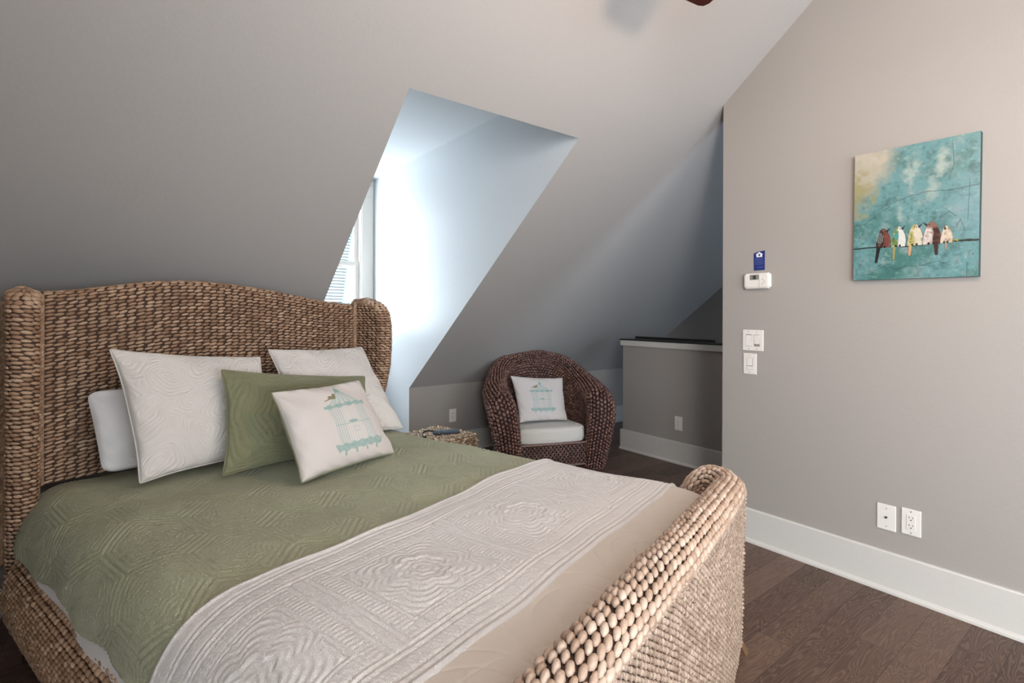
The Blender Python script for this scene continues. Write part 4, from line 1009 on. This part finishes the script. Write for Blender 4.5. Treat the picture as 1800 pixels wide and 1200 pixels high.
for k in range(4):
    c_, s_ = [(1, 0), (0, 1), (-1, 0), (0, -1)][k]
    def S(u, v, c_=c_, s_=s_):
        a = (u-0.5)*0.372; return Tt(c_*0.184-s_*a, s_*0.184+c_*a, 0.005+0.485*v)
    parts.append(weave(S, 13, 34, 12, True, 0.5, 1.25, 1.15, 0.9, 1))
woven('side_weave', tb, M['sea'], parts)
ra = radians(-18); RC = np.array([1.657, 2.845])
def Rr(p): return (RC[0]+p[0]*cos(ra)-p[1]*sin(ra), RC[1]+p[0]*sin(ra)+p[1]*cos(ra), 0.500+p[2])
rm = thing('remote_control', 'dark blue grey remote control lying on the woven table', 'remote', (RC[0], RC[1], 0.5))
m = MB(); m.box((-0.085, -0.024, 0.0), (0.085, 0.024, 0.020), Rr, 0.005); m.make('remote_body', M['black_plastic'], rm)
m = MB()
for i in range(8):
    for j in range(3): m.box((-0.07+i*0.018, -0.016+j*0.0125, 0.020), (-0.059+i*0.018, -0.009+j*0.0125, 0.0225), Rr)
m.make('remote_buttons', simple('grey_keys', (0.12, 0.17, 0.24), 0.5), rm)
m = MB(); pts = [(1.545+0.055*cos(a), 2.835+0.055*sin(a), 0.508+0.016*max(0, sin(a*1.0))) for a in np.linspace(-0.5, 3.6, 24)]
m.tube(pts, 0.006, 8); cb = m.make('charging_cable', M['plastic_dark'], None, True, (1.545, 2.835, 0.5)); tag(cb, 'looped black cable on the left corner of the woven table', 'cable')

# ------------------------------------------------------------------ RATTAN ARMCHAIR
CHR = radians(-21.5); CX, CY = 2.775, 3.020
def Cc(p):
    p = np.asarray(p, float); x, y, z = p[..., 0], p[..., 1], p[..., 2]
    return np.stack([CX+x*cos(CHR)-y*sin(CHR), CY+x*sin(CHR)+y*cos(CHR), z], -1)
ch = thing('rattan_armchair', 'dark brown woven armchair with rolled arms and arched back', 'armchair', (CX, CY, 0))
half = np.array([(.365, .085, 0.0), (.382, .070, .15), (.405, .060, .32), (.424, .075, .44), (.432, .125, .525), (.434, .22, .570), (.425, .34, .62), (.385, .45, .685), (.335, .545, .755), (.25, .615, .81), (.13, .655, .842), (0, .668, .852)])
rad = np.array([.080, .088, .100, .108, .106, .098, .090, .080, .076, .072, .068, .066])
ctrl = np.vstack([half*[-1, 1, 1], half[-2::-1]]); cr = np.r_[rad, rad[-2::-1]]
def catmull(P, n):
    k = len(P); t = np.linspace(0, k-1, n); i = np.clip(t.astype(int), 0, k-2); f = (t-i)[:, None]
    g = lambda j: P[np.clip(j, 0, k-1)]
    p0, p1, p2, p3 = g(i-1), g(i), g(i+1), g(i+2)
    return 0.5*((2*p1)+(-p0+p2)*f+(2*p0-5*p1+4*p2-p3)*f**2+(-p0+3*p1-3*p2+p3)*f**3)
RP = catmull(np.hstack([ctrl, cr[:, None]]), 260)
dd_ = np.r_[0, np.cumsum(np.linalg.norm(np.diff(RP[:, :3], axis=0), axis=1))]; ss_ = np.linspace(0, dd_[-1], 260)
RP = np.stack([np.interp(ss_, dd_, RP[:, k]) for k in range(4)], 1)
RT = np.gradient(RP[:, :3], axis=0); RT /= np.linalg.norm(RT, axis=1)[:, None]
# frame: A points roughly outward
cen = np.array([0, 0.3, 0.0]); A = RP[:, :3]*[1, 1, 0]-cen; A = A-RT*np.sum(A*RT, 1)[:, None]; A /= np.linalg.norm(A, axis=1)[:, None]; Bv = np.cross(RT, A)
sg = np.linspace(0, 1, 260)
def ip(x, arr): return np.stack([np.interp(x, sg, arr[:, k]) for k in range(arr.shape[1])], 1)
def roll_S(u, v):
    u = np.clip(u, 0, 1); p = ip(u, RP); a = ip(u, A); b = ip(u, Bv); th = v*2*pi
    return Cc(p[:, :3]+p[:, 3:]*(np.cos(th)[:, None]*a+np.sin(th)[:, None]*b))
V, Fq = grid(roll_S, 160, 24); rf = mesh('rolled_frame', V, [Fq], M['rattan_back'], ch)
woven('roll_weave', rf, M['rattan'], [weave(roll_S, 112, 23, 22, True, 0.5, 1.12, 1.0, 1.2, -1, 'u', 0.06)])
# inner back and arm lining
i0, i1 = 0.20, 0.80
def inner_S(u, v):
    x = i0+(i1-i0)*np.clip(u, 0, 1); p = ip(x, RP); q = p[:, :3].copy()
    # seat level curve
    s0 = np.stack([q[:, 0]*0.80, 0.06+(q[:, 1]-0.06)*0.86, np.full(len(q), 0.19)], 1)
    top = q-ip(x, A)*p[:, 3:]*0.75
    w_ = v[:, None]; m_ = s0*(1-w_)+top*w_; return Cc(m_)
V, Fq = grid(inner_S, 80, 20); bk = mesh('backrest', V, [Fq], M['rattan_back'], ch)
woven('backrest_weave', bk, M['rattan'], [weave(inner_S, 56, 27, 0, False, 0.5, 1.12, 0.95, 1.1, 1, 'u', 0.05)])
def outer_S(u, v):
    x = 0.10+0.80*np.clip(u, 0, 1); p = ip(x, RP); q = p[:, :3].copy()
    s0 = np.stack([q[:, 0]*0.93, 0.08+(q[:, 1]-0.08)*0.93, np.full(len(q), 0.03)], 1); top = q+ip(x, A)*p[:, 3:]*0.6
    w_ = v[:, None]; return Cc(s0*(1-w_)+top*w_)
V, Fq = grid(outer_S, 80, 20); os_ = mesh('outer_shell', V, [Fq], M['rattan_back'], ch)
woven('shell_weave', os_, M['rattan'], [weave(outer_S, 80, 30, 10, True, 0.5, 1.25, 1.1, 0.9, -1, 'u', 0.06)])
# lattice apron
m = MB(); 
m.box((-.33, .075, .03), (.33, .095, .205), lambda p: tuple(Cc(p))); ap0 = m.make('apron_backing', M['rattan_back'], ch)
parts = []
def aS(u, v): return Cc(np.stack([(-.325+.65*u), np.full_like(u, .068), .075+.215*v], 1))
for sgn in (1, -1):
    pts = []; 
    nl = 20; P = []; 
    for k in range(-8, nl+1):
        x0 = -.325+k*.034*1.0; 
        for j in range(10):
            f = (j+0.5)/10; x = x0+f*0.15 if sgn > 0 else x0+0.15-f*0.15; 
            if -.32 < x < .32: P.append((x, .066-0.003*(((k+j) % 2)*2-1)*sgn, .03+f*.18))
    P = np.array(P); T = np.tile(np.array([[sgn*0.15, 0, .18]]), (len(P), 1)); T /= np.linalg.norm(T, axis=1)[:, None]; Nn = np.tile(np.array([[0, -1., 0]]), (len(P), 1))
    Pw = Cc(P); Tw = Cc(P+T)-Pw; Nw = Cc(P+Nn)-Pw; parts.append(beads(Pw, Tw, Nw, 0.0150, 0.0068, 0.006))
woven('lattice_apron', ap0, M['rattan'], parts)
m = MB(); m.tube([tuple(Cc((x, .07, .208))) for x in np.linspace(-.34, .34, 12)], 0.012, 8); m.tube([tuple(Cc((x, .07, .030))) for x in np.linspace(-.34, .34, 12)], 0.012, 8); m.make('seat_rail', M['rattan'], ch, True)
m = MB(); m.box((-.33, .09, .165), (.33, .58, .198), lambda p: tuple(Cc(p))); m.make('seat_deck', M['rattan_back'], ch)
# seat cushion
def seatS(u, v):
    a = u*2*pi; n = 5.0; cx = np.sign(np.cos(a))*np.abs(np.cos(a))**(2/n); cy = np.sign(np.sin(a))*np.abs(np.sin(a))**(2/n)
    k = np.interp(v, [0, .1, .2, .32, .68, .8, .9, 1], [0, .93, .985, 1, 1, .985, .93, 0]); z = np.interp(v, [0, .1, .2, .32, .68, .8, .9, 1], [.200, .202, .212, .235, .298, .322, .332, .338])
    wd = 0.285*(1-0.10*(cy*k)) ; z = z-0.012*(cy*k)
    return Cc(np.stack([cx*k*wd+0.0, .315+cy*k*.262, z], 1))
V, Fq = grid(seatS, 96, 48); sc_ = mesh('seat_cushion', V, [Fq], M['seat_cloth'], None, True, tuple(Cc((0, .3, .3)))); tag(sc_, 'ivory seat cushion on the dark woven armchair', 'cushion')
pillow('birdcage_pillow', 'ivory pillow printed with a pale blue birdcage, leaning back in the armchair', [tuple(Cc(p)) for p in ((-.235, .27, .345), (.215, .29, .340), (.225, .43, .700), (-.275, .42, .735))], 0.062, M['print'], col=cage(0.49, 0.10, 0.48, 0.56), n=170, group='birdcage print pillows')

# ------------------------------------------------------------------ CEILING FAN (one blade tip reaches into view)
FX, FY, FZ = 1.40, 0.42, 2.44
fan = thing('ceiling_fan', 'ceiling fan with dark reddish brown blades, one tip showing at the top edge', 'ceiling fan', (FX, FY, FZ))
m = MB(); zc_ = CZ(FY); m.lathe([(0.02, -0.10), (0.06, -0.07), (0.075, 0.02)], (FX, FY, zc_-0.02)); m.make('canopy', M['bronze'], fan, True)
m = MB(); m.tube([(FX, FY, FZ+0.08), (FX, FY, zc_-0.05)], 0.013, 12); m.make('downrod', M['bronze'], fan, True)
m = MB(); m.lathe([(0.03, 0.12), (0.09, 0.09), (0.11, 0.03), (0.10, -0.02), (0.06, -0.05)][::-1], (FX, FY, FZ)); m.make('motor', M['bronze'], fan, True)
tip = np.array([1.570, 1.105]); base_a = math.atan2(tip[1]-FY, tip[0]-FX)
for k in range(5):
    a = base_a-0.095+k*2*pi/5; ca, sa = cos(a), sin(a)
    def bf(p, ca=ca, sa=sa): return (FX+p[0]*ca-p[1]*sa, FY+p[0]*sa+p[1]*ca, FZ-0.03+p[1]*0.18+p[2])
    L = 0.706
    out = [(0.17, -0.045), (0.30, -0.062), (L-0.03, -0.070), (L-0.008, -0.062), (L, -0.045), (L, 0.045), (L-0.008, 0.062), (L-0.03, 0.070), (0.30, 0.062), (0.17, 0.045)]
    m = MB(); m.prism(out, -0.003, 0.003, bf); m.make('blade', M['blade'], fan)
    m = MB(); m.prism([(0.08, -0.015), (0.22, -0.03), (0.22, 0.03), (0.08, 0.015)], -0.009, -0.004, bf); m.make('blade_bracket', M['bronze'], fan)
m = MB(); m.lathe([(0.01, -0.20), (0.06, -0.185), (0.095, -0.15), (0.105, -0.10), (0.07, -0.065)], (FX, FY, FZ)); m.make('lamp_shade', M['lampglass'], fan, True)
for dx, dy in ((0, 0),):
    ld = bpy.data.lights.new('fan_bulb', 'POINT'); ld.energy = 20; ld.color = (1.0, 0.74, 0.56); ld.shadow_soft_size = 0.05
    lo_ = bpy.data.objects.new('fan_bulb', ld); COL.objects.link(lo_); lo_.location = (FX+dx, FY+dy, FZ-0.26)
